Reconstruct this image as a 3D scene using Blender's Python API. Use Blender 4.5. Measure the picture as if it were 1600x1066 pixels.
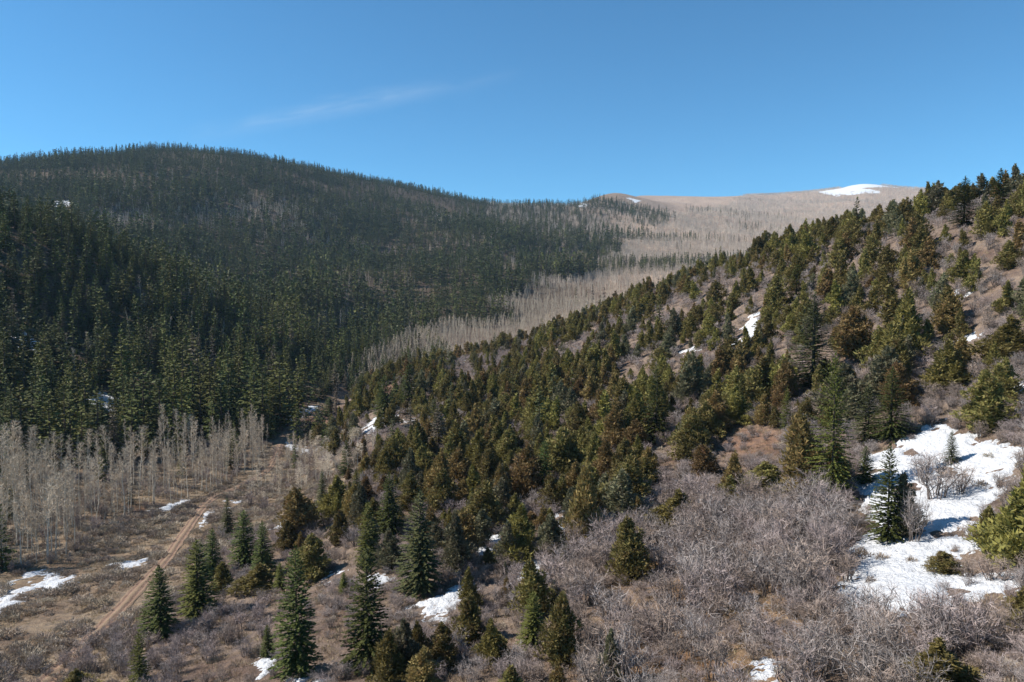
import bpy, math, random
import numpy as np

for o in list(bpy.data.objects):
    bpy.data.objects.remove(o)
SC = bpy.context.scene
COL = SC.collection
R = math.radians

# ------------------------------------------------------------------ camera
FPX, CX, CY, EYE = 1142.0, 800.0, 533.0, 470.0      # focal length and centre in photo pixels, row of the eye level
PITCH = math.atan((CY - EYE) / FPX)
cam_data = bpy.data.cameras.new("camera")
cam_data.sensor_width = 36.0
cam_data.lens = 36.0 * FPX / 1600.0
cam_data.clip_start = 0.5
cam_data.clip_end = 40000.0
cam = bpy.data.objects.new("camera", cam_data)
cam.location = (0, 0, 0)
cam.rotation_euler = (R(90) - PITCH, 0, 0)
COL.objects.link(cam)
SC.camera = cam

# ------------------------------------------------------------------ sky and sun
SUN_ELEV, SUN_AZ = 42.0, -90.0                       # azimuth clockwise from +Y (the view direction)
world = bpy.data.worlds.new("World")
SC.world = world
world.use_nodes = True
wn, wl = world.node_tree.nodes, world.node_tree.links
wn.clear()
w_out = wn.new("ShaderNodeOutputWorld")
w_bg = wn.new("ShaderNodeBackground")
w_sky = wn.new("ShaderNodeTexSky")
w_sky.sky_type = 'NISHITA'
w_sky.sun_disc = False
w_sky.sun_elevation = R(SUN_ELEV)
w_sky.sun_rotation = R(SUN_AZ)
w_sky.altitude = 2600.0
w_sky.air_density = 1.0
w_sky.dust_density = 0.25
w_sky.ozone_density = 2.0
w_bg.inputs["Strength"].default_value = 0.084
wl.new(w_bg.outputs[0], w_out.inputs[0])


def wmath(op, a, b=None, c=None, clamp=False):
    n = wn.new("ShaderNodeMath"); n.operation = op; n.use_clamp = clamp
    for i, v in enumerate((a, b, c)):
        if v is None: continue
        if isinstance(v, (int, float)): n.inputs[i].default_value = v
        else: wl.new(v, n.inputs[i])
    return n.outputs[0]


# one thin wisp of cirrus over the hills, laid out by compass direction and height above the horizon
w_tc = wn.new("ShaderNodeTexCoord")
w_sep = wn.new("ShaderNodeSeparateXYZ"); wl.new(w_tc.outputs["Generated"], w_sep.inputs[0])
yy = wmath('MAXIMUM', w_sep.outputs[1], 0.05)
az = wmath('DIVIDE', w_sep.outputs[0], yy)
el = wmath('DIVIDE', w_sep.outputs[2], yy)
w_cmb = wn.new("ShaderNodeCombineXYZ")
wl.new(wmath('MULTIPLY_ADD', az, 5.0, wmath('MULTIPLY', el, 4.0)), w_cmb.inputs[0])
wl.new(wmath('MULTIPLY_ADD', az, -5.5, wmath('MULTIPLY', el, 28.0)), w_cmb.inputs[1])
w_noi = wn.new("ShaderNodeTexNoise"); wl.new(w_cmb.outputs[0], w_noi.inputs["Vector"])
w_noi.inputs["Scale"].default_value = 1.7; w_noi.inputs["Detail"].default_value = 7.0
w_noi.inputs["Roughness"].default_value = 0.6; w_noi.inputs["Distortion"].default_value = 0.5
axis = wmath('MULTIPLY_ADD', az, 0.19, 0.304)          # the wisp rises to the right
bend = wmath('MULTIPLY_ADD', wmath('SUBTRACT', w_noi.outputs[0], 0.5), 0.02, axis)
dist = wmath('ABSOLUTE', wmath('SUBTRACT', el, bend))
band = wmath('SUBTRACT', 1.0, wmath('DIVIDE', dist, 0.020), clamp=True)
band = wmath('POWER', band, 1.6)
along = wmath('MULTIPLY', wmath('DIVIDE', wmath('ADD', az, 0.46), 0.25, clamp=True), wmath('DIVIDE', wmath('SUBTRACT', 0.02, az), 0.30, clamp=True))
wisp = wmath('MULTIPLY', wmath('MULTIPLY', band, along), wmath('MULTIPLY', wmath('MULTIPLY_ADD', w_noi.outputs[0], 2.2, -0.62, clamp=True), 0.48))
w_tint = wn.new("ShaderNodeMix"); w_tint.data_type = 'RGBA'; w_tint.blend_type = 'MULTIPLY'; w_tint.inputs[0].default_value = 1.0
wl.new(w_sky.outputs[0], w_tint.inputs[6]); w_tint.inputs[7].default_value = (0.50, 1.03, 1.20, 1)      # the camera's cool rendering of the sky
w_mix = wn.new("ShaderNodeMix"); w_mix.data_type = 'RGBA'
wl.new(wisp, w_mix.inputs[0]); wl.new(w_tint.outputs[2], w_mix.inputs[6])
w_mix.inputs[7].default_value = (5.0, 6.0, 7.0, 1)
wl.new(w_mix.outputs[2], w_bg.inputs[0])

sun_l = bpy.data.lights.new("sun", 'SUN')
sun_l.energy = 5.0
sun_l.angle = R(0.53)
sun_l.color = (1.0, 0.945, 0.87)
sun = bpy.data.objects.new("sun", sun_l)
sun.rotation_euler = (R(90 - SUN_ELEV), 0, R(180 - SUN_AZ))
sun.location = (-400, -40, 400)
COL.objects.link(sun)

SC.view_settings.view_transform = 'Standard'
SC.view_settings.look = 'None'
SC.view_settings.exposure = 0.72
SC.view_settings.gamma = 1.0
SC.view_settings.use_curve_mapping = False
SC.cycles.use_denoising = True
SC.cycles.max_bounces = 5
SC.cycles.diffuse_bounces = 3
SC.cycles.transparent_max_bounces = 8
SC.cycles.volume_bounces = 0

# ------------------------------------------------------------------ numeric helpers
rng = np.random.default_rng(7)
_perm = np.random.default_rng(3).random(65536)


def vnoise(x, y, seed=0):
    xi = np.floor(x).astype(np.int64); yi = np.floor(y).astype(np.int64)
    fx = x - xi; fy = y - yi
    fx = fx * fx * (3 - 2 * fx); fy = fy * fy * (3 - 2 * fy)
    h = lambda a, b: _perm[((a * 73856093) ^ (b * 19349663) ^ (seed * 83492791)) & 65535]
    return (h(xi, yi) * (1 - fx) + h(xi + 1, yi) * fx) * (1 - fy) + (h(xi, yi + 1) * (1 - fx) + h(xi + 1, yi + 1) * fx) * fy


def fbm(x, y, wl_, octaves=4, seed=0, gain=0.5):
    x = np.asarray(x, float) / wl_; y = np.asarray(y, float) / wl_
    out = 0.0; a = 1.0; tot = 0.0
    for k in range(octaves):
        out = out + a * vnoise(x + 17.3 * k, y - 9.1 * k, seed + k); tot += a
        a *= gain; x = x * 2.03; y = y * 2.03
    return out / tot


def pchip(xk, yk, x):
    xk = np.asarray(xk, float); yk = np.asarray(yk, float)
    h = np.diff(xk); d = np.diff(yk) / h
    m = np.zeros_like(yk)
    for i in range(1, len(xk) - 1):
        if d[i - 1] * d[i] > 0:
            w1 = 2 * h[i] + h[i - 1]; w2 = h[i] + 2 * h[i - 1]
            m[i] = (w1 + w2) / (w1 / d[i - 1] + w2 / d[i])
    m[0] = d[0]; m[-1] = d[-1]
    x = np.clip(x, xk[0], xk[-1])
    i = np.clip(np.searchsorted(xk, x) - 1, 0, len(h) - 1)
    t = (x - xk[i]) / h[i]
    return ((1 + 2 * t) * (1 - t) ** 2 * yk[i] + t * (1 - t) ** 2 * h[i] * m[i] + t * t * (3 - 2 * t) * yk[i + 1] + t * t * (t - 1) * h[i] * m[i + 1])


cp, sp = math.cos(PITCH), math.sin(PITCH)


def project(x, y, z):
    dep = y * cp - z * sp
    dep = np.where(dep < 0.1, 0.1, dep)
    return CX + FPX * x / dep, CY - FPX * (y * sp + z * cp) / dep, dep


def ray(u, v):
    a = (u - CX) / FPX; b = (CY - v) / FPX
    d = np.array([a, cp + b * sp, -sp + b * cp])
    return d / math.hypot(d[0], d[1])


def inside(poly, x, y):
    x = np.asarray(x, float); y = np.asarray(y, float)
    c = np.zeros(x.shape, bool)
    n = len(poly)
    for i in range(n):
        x0, y0 = poly[i]; x1, y1 = poly[(i + 1) % n]
        if y0 == y1: continue
        k = ((y0 > y) != (y1 > y)) & (x < (x1 - x0) * (y - y0) / (y1 - y0) + x0)
        c ^= k
    return c


# ------------------------------------------------------------------ the lie of the land
# each column is a bearing (photo column), each entry (distance in metres, photo row) of the ground along it:
# under the drone, frame bottom, three on the near slope, its crest (on the left: the track), the creek, the foot of the far side,
# mid slope, shoulder, dip, upper slope, crest, back valley, far mountain, far crest, beyond
LAND = {
    -400: [(88,1066),(100,1020),(112,985),(122,955),(135,920),(155,870),(195,770),(320,530),(450,352),(650,385),(1150,320),(1650,285),(2400,345),(3200,370),(4000,370),(9000,430)],
    0:    [(80,1066),(92,1015),(104,975),(114,945),(126,910),(152,850),(205,745),(320,535),(450,352),(650,382),(1150,310),(1650,262),(2400,330),(3200,360),(4000,360),(9000,430)],
    200:  [(72,1066),(84,1010),(98,960),(112,915),(132,865),(165,800),(215,725),(330,560),(480,412),(690,415),(1150,305),(1700,240),(2400,320),(3200,350),(4000,350),(9000,430)],
    400:  [(62,1066),(74,1000),(92,930),(115,870),(150,800),(190,740),(235,690),(330,598),(470,505),(720,468),(1150,325),(1700,250),(2400,320),(3200,350),(4000,345),(9000,430)],
    600:  [(55,1066),(70,970),(95,850),(150,715),(320,592),(400,590),(470,553),(620,510),(800,455),(1000,405),(1300,345),(1700,288),(2300,330),(3100,345),(3900,340),(9000,430)],
    800:  [(52,1066),(64,975),(90,845),(160,668),(360,545),(480,558),(600,515),(780,455),(950,415),(1150,378),(1450,348),(1850,322),(2500,330),(3200,330),(3900,325),(9000,430)],
    1000: [(48,1066),(60,965),(85,825),(150,630),(320,468),(480,500),(750,460),(950,430),(1200,398),(1500,370),(1900,340),(2300,312),(2800,318),(3300,316),(3900,306),(9000,430)],
    1200: [(46,1066),(57,965),(78,830),(130,620),(270,395),(480,440),(800,425),(1100,400),(1400,382),(1800,362),(2200,346),(2600,334),(3000,324),(3500,314),(4000,305),(9000,430)],
    1400: [(45,1066),(55,970),(72,850),(110,640),(220,350),(420,400),(800,410),(1100,400),(1400,385),(1800,366),(2200,350),(2600,338),(3000,326),(3500,312),(4000,298),(9000,430)],
    1600: [(44,1066),(53,980),(68,870),(100,650),(190,314),(380,372),(800,400),(1100,392),(1400,380),(1800,362),(2200,348),(2600,338),(3000,328),(3500,315),(4000,305),(9000,430)],
    2000: [(42,1066),(50,985),(63,880),(90,650),(165,240),(350,330),(800,390),(1100,385),(1400,375),(1800,360),(2200,348),(2600,338),(3000,328),(3500,318),(4000,312),(9000,430)],
}


def add_column(u, **over):
    """A bearing between two others, with some of its entries set anew."""
    ks = sorted(LAND); hi = next(k for k in ks if k > u); lo = max(k for k in ks if k < u); t = (u - lo) / (hi - lo)
    col = [(a[0] ** (1 - t) * b[0] ** t, a[1] * (1 - t) + b[1] * t) for a, b in zip(LAND[lo], LAND[hi])]
    for k, v in over.items(): col[int(k[1:])] = v
    LAND[u] = col


add_column(300, k11=(1700, 237))
add_column(880, k11=(2050, 322), k14=(3900, 322))
add_column(960, k11=(2250, 302), k14=(3900, 318))
add_column(1060, k11=(2450, 322), k14=(3900, 307))
add_column(1120, k14=(3950, 308))
add_column(1300, k14=(4000, 295))
add_column(1340, k14=(4000, 289))
LAND[1400][14] = (4000, 294)
LAND[1000][11] = (2300, 309)
add_column(1490, k14=(4000, 300))
UNDER = -27.0
cols = sorted(LAND)
th_k, lr_k, s_k = [], [], []
for u in cols:
    th_k.append(math.atan2((u - CX) / FPX, cp))
    lr, ss = [math.log(3.0)], [UNDER / 3.0]
    for r_, v_ in LAND[u]:
        d = ray(u, v_)
        lr.append(math.log(r_)); ss.append(d[2])
    # height straight under the drone; keep the sheet even between there and the frame's bottom
    zb = ss[1] * math.exp(lr[1])
    ss[0] = (UNDER * 0.6 + zb * 0.4) / 3.0
    lr_k.append(lr); s_k.append(ss)
th_k = np.array(th_k); lr_k = np.array(lr_k); s_k = np.array(s_k)
NT, NR = 520, 500
TH = np.linspace(R(-58), R(56), NT)
LR = np.concatenate([np.linspace(math.log(3), math.log(38), 30, endpoint=False), np.linspace(math.log(38), math.log(9000), NR - 30)])
ZT = np.zeros((NT, NR)); QT = np.zeros((NT, NR))
lrc = np.stack([pchip(th_k, lr_k[:, k], TH) for k in range(lr_k.shape[1])], 1)
sc_ = np.stack([pchip(th_k, s_k[:, k], TH) for k in range(s_k.shape[1])], 1)
rr = np.exp(LR)
for i in range(NT):
    near = rr < math.exp(lrc[i, 1])
    z1 = sc_[i, 1] * math.exp(lrc[i, 1]); z0 = sc_[i, 0] * 3.0
    s = pchip(lrc[i, 1:], sc_[i, 1:], LR)
    z = s * rr
    # gentle ground between the drone and the frame's bottom edge
    t = np.clip((rr - 3.0) / (math.exp(lrc[i, 1]) - 3.0), 0, 1)
    z = np.where(near, z0 + (z1 - z0) * (t * t * (3 - 2 * t)), z)
    ZT[i] = z
    QT[i] = np.interp(LR, lrc[i], np.arange(lrc.shape[1]))
XG = np.sin(TH)[:, None] * rr[None, :]; YG = np.cos(TH)[:, None] * rr[None, :]
RG = np.broadcast_to(rr[None, :], ZT.shape)
sm = lambda a, b, x: (lambda t: t * t * (3 - 2 * t))(np.clip((x - a) / (b - a), 0, 1))
ZT += (fbm(XG, YG, 5.0, 3, 5) - 0.5) * 0.7 * (1 - sm(200, 500, RG))
ZT += (fbm(XG, YG, 28.0, 3, 9) - 0.5) * 2.6 * sm(70, 180, RG) * (1 - sm(900, 2500, RG))
calm = 1 - 0.8 * np.exp(-((QT - 12) / 0.45) ** 2) - 0.8 * np.exp(-((QT - 15) / 0.45) ** 2)
ZT += (fbm(XG, YG, 170.0, 3, 13) - 0.5) * 34.0 * sm(350, 900, RG) * calm
ZT += (fbm(XG, YG, 420.0, 3, 23) - 0.5) * 18.0 * sm(700, 1500, RG) * calm


def lookup(T, x, y):
    x = np.asarray(x, float); y = np.asarray(y, float)
    th = np.arctan2(x, y); lr = np.log(np.maximum(np.hypot(x, y), 3.01))
    fi = np.clip((th - TH[0]) / (TH[1] - TH[0]), 0, NT - 1.001)
    j = np.clip(np.searchsorted(LR, lr) - 1, 0, NR - 2)
    fj = np.clip((lr - LR[j]) / (LR[j + 1] - LR[j]), 0, 1)
    i = fi.astype(int); fi = fi - i
    return (T[i, j] * (1 - fi) + T[i + 1, j] * fi) * (1 - fj) + (T[i, j + 1] * (1 - fi) + T[i + 1, j + 1] * fi) * fj


def H(x, y): return lookup(ZT, x, y)
def Q(x, y): return lookup(QT, x, y)


_marchr = np.exp(np.linspace(math.log(20), math.log(8000), 2400))


def at(u, v):
    """The ground point seen at a photo pixel."""
    d = ray(u, v)
    x, y, z = d[0] * _marchr, d[1] * _marchr, d[2] * _marchr
    below = z <= H(x, y)
    k = int(np.argmax(below)) if below.any() else len(_marchr) - 1
    r_ = _marchr[k]
    if 0 < k:
        lo, hi = _marchr[k - 1], r_
        for _ in range(12):
            m = (lo + hi) / 2
            if d[2] * m <= H(d[0] * m, d[1] * m): hi = m
            else: lo = m
        r_ = hi
    x, y = d[0] * r_, d[1] * r_
    return np.array([x, y, float(H(x, y))])


# the track, as ground points, flattened into the land
TRACK_PX = [(20,1110),(70,1064),(118,1022),(160,980),(216,920),(256,878),(284,840),(304,810),(322,788),(338,776),(372,762),(412,740),(432,712),(440,690),(450,670),(474,654),(510,642),(545,630)]
track = np.array([at(u, v) for u, v in TRACK_PX])
seg = np.concatenate([[0], np.cumsum(np.hypot(*np.diff(track[:, :2], axis=0).T))])
ts = np.linspace(0, seg[-1], 260)
TRK = np.stack([pchip(seg, track[:, 0], ts), pchip(seg, track[:, 1], ts)], 1)
tz = H(TRK[:, 0], TRK[:, 1]); ker = np.ones(13) / 13
tz = np.convolve(np.pad(tz, 6, mode='edge'), ker, 'valid')


def track_dist(x, y):
    x = np.asarray(x, float); y = np.asarray(y, float)
    sh = x.shape
    p = np.stack([x.ravel(), y.ravel()], 1)
    d = np.full(len(p), 1e9); k = np.zeros(len(p), int)
    near = (np.abs(p[:, 0] - TRK[:, 0].mean()) < 160) & (np.abs(p[:, 1] - TRK[:, 1].mean()) < 220)
    idx = np.nonzero(near)[0]
    for a in range(0, len(idx), 20000):
        b = idx[a:a + 20000]
        dd = np.hypot(p[b, None, 0] - TRK[None, :, 0], p[b, None, 1] - TRK[None, :, 1])
        k[b] = dd.argmin(1); d[b] = dd.min(1)
    return d.reshape(sh), k.reshape(sh)


_td, _tk = track_dist(XG, YG)
w = 1 - sm(2.0, 5.5, _td)
ZT = ZT * (1 - w) + tz[_tk] * w

# ------------------------------------------------------------------ materials
MATS = {}


class Nodes:
    def __init__(s, name):
        s.m = bpy.data.materials.new(name); s.m.use_nodes = True
        s.n, s.l = s.m.node_tree.nodes, s.m.node_tree.links
        s.n.clear()
        s.out = s.n.new("ShaderNodeOutputMaterial")
        MATS[name] = s.m

    def put(s, sock, v):
        if isinstance(v, (int, float)): sock.default_value = v
        elif isinstance(v, tuple): sock.default_value = v if len(v) == len(sock.default_value) else (*v, 1)
        else: s.l.new(v, sock)

    def math(s, op, a, b=0.0, clamp=False):
        n = s.n.new("ShaderNodeMath"); n.operation = op; n.use_clamp = clamp
        s.put(n.inputs[0], a); s.put(n.inputs[1], b)
        return n.outputs[0]

    def mix(s, f, a, b, mode='MIX'):
        n = s.n.new("ShaderNodeMix"); n.data_type = 'RGBA'; n.blend_type = mode
        s.put(n.inputs[0], f); s.put(n.inputs[6], a); s.put(n.inputs[7], b)
        return n.outputs[2]

    def noise(s, scale, detail=4.0, rough=0.55, vec=None, dist=0.0):
        n = s.n.new("ShaderNodeTexNoise")
        n.inputs["Scale"].default_value = scale; n.inputs["Detail"].default_value = detail
        n.inputs["Roughness"].default_value = rough; n.inputs["Distortion"].default_value = dist
        if vec is not None: s.l.new(vec, n.inputs["Vector"])
        return n.outputs[0]

    def ramp(s, f, lo, hi):
        n = s.n.new("ShaderNodeMapRange"); n.clamp = True
        s.put(n.inputs[0], f); n.inputs[1].default_value = lo; n.inputs[2].default_value = hi
        return n.outputs[0]

    def pos(s):
        return s.n.new("ShaderNodeNewGeometry").outputs["Position"]

    def bsdf(s, color, rough=0.9, spec=0.15, bump=None, bstr=0.5, bdist=0.1, transl=0.0, tcol=None):
        p = s.n.new("ShaderNodeBsdfPrincipled")
        s.put(p.inputs["Base Color"], color); s.put(p.inputs["Roughness"], rough)
        p.inputs["Specular IOR Level"].default_value = spec
        if bump is not None:
            b = s.n.new("ShaderNodeBump"); b.inputs["Strength"].default_value = bstr; b.inputs["Distance"].default_value = bdist
            s.l.new(bump, b.inputs["Height"]); s.l.new(b.outputs[0], p.inputs["Normal"])
        sh = p.outputs[0]
        if transl:
            t = s.n.new("ShaderNodeBsdfTranslucent"); s.put(t.inputs[0], tcol if tcol is not None else color)
            mx = s.n.new("ShaderNodeMixShader"); mx.inputs[0].default_value = transl
            s.l.new(sh, mx.inputs[1]); s.l.new(t.outputs[0], mx.inputs[2]); sh = mx.outputs[0]
        s.l.new(sh, s.out.inputs[0])
        return p


def leaf_mat(name, c1, c2, c3=None, vary=0.25, transl=0.12):
    """Foliage: hue shifts from leaf to leaf and from plant to plant."""
    m = Nodes(name)
    g = m.n.new("ShaderNodeNewGeometry"); oi = m.n.new("ShaderNodeObjectInfo")
    c = m.mix(m.math("ADD", m.math("MULTIPLY", g.outputs["Random Per Island"], 0.6), 0.2), c1, c2)
    if c3:
        c = m.mix(m.ramp(m.noise(1.4, 2.0, vec=g.outputs["Position"]), 0.48, 0.66), c, c3)
    hsv = m.n.new("ShaderNodeHueSaturation")
    m.put(hsv.inputs["Color"], c)
    m.put(hsv.inputs["Value"], m.math('ADD', m.math('MULTIPLY', oi.outputs["Random"], 2 * vary), 1 - vary))
    m.put(hsv.inputs["Hue"], m.math('ADD', m.math('MULTIPLY', oi.outputs["Random"], 0.03), 0.485))
    m.bsdf(hsv.outputs[0], 0.75, 0.2, transl=transl)
    return m.m


def bark_mat(name, c1, c2, scale=9.0, vary=0.2):
    m = Nodes(name)
    g = m.n.new("ShaderNodeNewGeometry"); oi = m.n.new("ShaderNodeObjectInfo")
    c = m.mix(m.ramp(m.noise(scale, 4.0, vec=g.outputs["Position"]), 0.35, 0.68), c1, c2)
    hsv = m.n.new("ShaderNodeHueSaturation"); m.put(hsv.inputs["Color"], c)
    m.put(hsv.inputs["Value"], m.math('ADD', m.math('MULTIPLY', oi.outputs["Random"], 2 * vary), 1 - vary))
    m.bsdf(hsv.outputs[0], 0.9, 0.1)
    return m.m


# ground: litter, dry grass and bare earth; the large-scale kind of soil is carried by the sheet itself
m = Nodes("ground_soil")
pos = m.pos()
att = m.n.new("ShaderNodeAttribute"); att.attribute_name = "soil"
n_big = m.noise(0.11, 5.0, 0.6, pos); n_mid = m.noise(0.9, 5.0, 0.65, pos); n_fine = m.noise(7.0, 4.0, 0.7, pos)
c = m.mix(m.ramp(n_mid, 0.38, 0.62), att.outputs["Color"], m.mix(1.0, att.outputs["Color"], (1.5, 1.42, 1.25, 1), 'MULTIPLY'))
c = m.mix(m.ramp(n_big, 0.45, 0.66), c, m.mix(1.0, c, (0.66, 0.6, 0.6, 1), 'MULTIPLY'))
c = m.mix(m.ramp(n_fine, 0.42, 0.64), m.mix(1.0, c, (0.62, 0.58, 0.56, 1), 'MULTIPLY'), c)
m.bsdf(c, 0.95, 0.05, bump=m.math('ADD', n_fine, m.math('MULTIPLY', n_mid, 2.0)), bstr=0.9, bdist=0.25)

m = Nodes("track_dirt")
pos = m.pos()
att = m.n.new("ShaderNodeAttribute"); att.attribute_name = "rut"
n1 = m.noise(0.8, 5.0, 0.65, pos); n2 = m.noise(6.0, 4.0, 0.7, pos)
c = m.mix(m.ramp(n1, 0.35, 0.65), (0.185, 0.120, 0.086), (0.27, 0.182, 0.132))
c = m.mix(m.math('MULTIPLY', m.ramp(n2, 0.35, 0.6), m.ramp(att.outputs["Fac"], 0.5, 0.1)), c, (0.24, 0.18, 0.115))
m.bsdf(c, 0.95, 0.05, bump=m.math('ADD', n2, n1), bstr=0.8, bdist=0.12)

m = Nodes("snow")
pos = m.pos()
n1 = m.noise(1.1, 5.0, 0.6, pos); n2 = m.noise(5.0, 4.0, 0.7, pos)
c = m.mix(m.ramp(n2, 0.55, 0.74), (0.62, 0.63, 0.645), (0.36, 0.32, 0.285))
m.bsdf(c, 0.6, 0.3, bump=m.math('ADD', n1, m.math('MULTIPLY', n2, 0.35)), bstr=1.0, bdist=0.6)

leaf_mat("needles_deep", (0.039, 0.053, 0.015), (0.093, 0.102, 0.023), transl=0.06)
leaf_mat("needles_mid", (0.064, 0.073, 0.016), (0.133, 0.129, 0.028), transl=0.06)
leaf_mat("needles_blue", (0.051, 0.061, 0.023), (0.109, 0.107, 0.041), transl=0.06)
leaf_mat("needles_bright", (0.046, 0.093, 0.023), (0.1, 0.158, 0.039), transl=0.06)
leaf_mat("needles_old", (0.085, 0.070, 0.050), (0.13, 0.105, 0.078))
leaf_mat("juniper_olive", (0.13, 0.118, 0.037), (0.224, 0.184, 0.061), (0.172, 0.124, 0.05), transl=0.25)
leaf_mat("juniper_rust", (0.161, 0.121, 0.046), (0.254, 0.176, 0.068), (0.224, 0.136, 0.059), transl=0.25)
leaf_mat("juniper_yellow", (0.151, 0.131, 0.037), (0.254, 0.207, 0.061), (0.147, 0.127, 0.046), transl=0.25)
leaf_mat("juniper_grey", (0.109, 0.108, 0.059), (0.185, 0.171, 0.096), (0.155, 0.127, 0.08), transl=0.25)
leaf_mat("sage_leaf", (0.29, 0.235, 0.185), (0.43, 0.355, 0.28), transl=0.15)
leaf_mat("sage_dark", (0.21, 0.17, 0.13), (0.33, 0.27, 0.205), transl=0.15)
leaf_mat("dry_grass", (0.20, 0.145, 0.085), (0.33, 0.25, 0.155), transl=0.1)
bark_mat("fir_bark", (0.075, 0.055, 0.042), (0.12, 0.09, 0.07))
bark_mat("juniper_bark", (0.12, 0.095, 0.08), (0.20, 0.165, 0.14))
bark_mat("aspen_bark", (0.60, 0.55, 0.45), (0.40, 0.36, 0.29), 3.0)
bark_mat("aspen_twig", (0.46, 0.385, 0.29), (0.58, 0.49, 0.38), 3.0)
bark_mat("aspen_far", (0.42, 0.345, 0.275), (0.54, 0.46, 0.38), 0.02, 0.2)
bark_mat("oak_stem", (0.10, 0.082, 0.072), (0.19, 0.16, 0.145))
bark_mat("oak_twig_grey", (0.27, 0.23, 0.21), (0.37, 0.32, 0.295), 1.2)
bark_mat("oak_twig_mauve", (0.30, 0.24, 0.222), (0.39, 0.315, 0.29), 1.2)
bark_mat("oak_twig_brown", (0.26, 0.20, 0.165), (0.36, 0.28, 0.23), 1.2)
bark_mat("bleached_wood", (0.44, 0.41, 0.38), (0.60, 0.57, 0.53), 6.0)

# ------------------------------------------------------------------ mesh helpers
def make_mesh(name, verts, tris, mats, mat_idx=None, smooth=False):
    me = bpy.data.meshes.new(name)
    verts = np.asarray(verts, np.float32); tris = np.asarray(tris, np.int32)
    k = tris.shape[1]
    me.vertices.add(len(verts)); me.vertices.foreach_set("co", verts.ravel())
    me.loops.add(tris.size); me.loops.foreach_set("vertex_index", tris.ravel())
    me.polygons.add(len(tris))
    me.polygons.foreach_set("loop_start", np.arange(0, tris.size, k, dtype=np.int32))
    me.polygons.foreach_set("loop_total", np.full(len(tris), k, np.int32))
    for mname in mats: me.materials.append(MATS[mname])
    if mat_idx is not None: me.polygons.foreach_set("material_index", np.asarray(mat_idx, np.int32))
    me.polygons.foreach_set("use_smooth", np.full(len(tris), smooth, bool))
    me.update(calc_edges=True)
    return me


def link(name, data, parent=None):
    o = bpy.data.objects.new(name, data); COL.objects.link(o)
    if parent is not None: o.parent = parent
    return o


def tag(o, label=None, cat=None, group=None, kind=None):
    if label: o["label"] = label
    if cat: o["category"] = cat
    if group: o["group"] = group
    if kind: o["kind"] = kind
    return o


# ------------------------------------------------------------------ ground sheet
PU, PV, PD = project(XG, YG, ZT)
soil = np.zeros((NT, NR, 3))
c_near = np.array([0.220, 0.177, 0.150]); c_meadow = np.array([0.29, 0.235, 0.175]); c_red = np.array([0.225, 0.148, 0.112])
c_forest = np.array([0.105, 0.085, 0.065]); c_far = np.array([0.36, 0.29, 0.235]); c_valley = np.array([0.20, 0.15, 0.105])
soil[:] = c_near
left = sm(640, 520, PU)
mead = sm(4.0, 5.0, QT) * sm(560, 480, PU) * sm(8, 7, QT)
soil += (c_meadow - soil) * np.clip(mead, 0, 1)[..., None]
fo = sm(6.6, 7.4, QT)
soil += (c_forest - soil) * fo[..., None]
farw = sm(5.5, 8.0, QT) * sm(840, 1060, PU + 60 * (fbm(XG, YG, 260, 3, 31) - .5))
soil += (c_far - soil) * farw[..., None]
MEADOW = [(-500,1400),(-500,800),(0,860),(130,840),(210,795),(330,765),(440,740),(560,720),(560,765),(480,805),(400,835),(335,865),(285,925),(240,1000),(215,1066),(150,1400)]
inm = inside(MEADOW, PU, PV) & (QT < 7.3)
soil[inm] = soil[inm] * 0.3 + 0.7 * c_meadow
for (uu, vv, ru, rv) in [(470,652,60,18),(612,600,20,14),(1340,562,22,14),(1180,690,55,26),(250,800,50,14),(905,680,40,15)]:
    k = np.exp(-(((PU - uu) / ru) ** 2 + ((PV - vv) / rv) ** 2)) * (RG < 420)
    soil += (c_red - soil) * np.clip(k * 1.4, 0, 1)[..., None]
for (uu, vv, ru, rv) in [(1010,1010,90,50),(1180,960,110,50),(1100,1050,160,30),(1060,900,70,40)]:      # fallen oak leaves
    k = np.exp(-(((PU - uu) / ru) ** 2 + ((PV - vv) / rv) ** 2)) * (RG < 120) * (0.5 + fbm(XG, YG, 2.5, 3, 37))
    soil += (np.array([0.29, 0.195, 0.115]) - soil) * np.clip(k * 1.2, 0, 1)[..., None]
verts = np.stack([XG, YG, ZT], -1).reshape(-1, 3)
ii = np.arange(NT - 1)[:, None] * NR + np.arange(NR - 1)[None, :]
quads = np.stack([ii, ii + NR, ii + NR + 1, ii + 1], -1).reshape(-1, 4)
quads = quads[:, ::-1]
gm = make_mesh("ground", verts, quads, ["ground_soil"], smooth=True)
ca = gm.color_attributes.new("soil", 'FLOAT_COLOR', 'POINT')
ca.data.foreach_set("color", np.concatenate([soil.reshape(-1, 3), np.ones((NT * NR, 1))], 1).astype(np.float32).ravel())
ground = tag(link("ground", gm), kind="structure")

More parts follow.
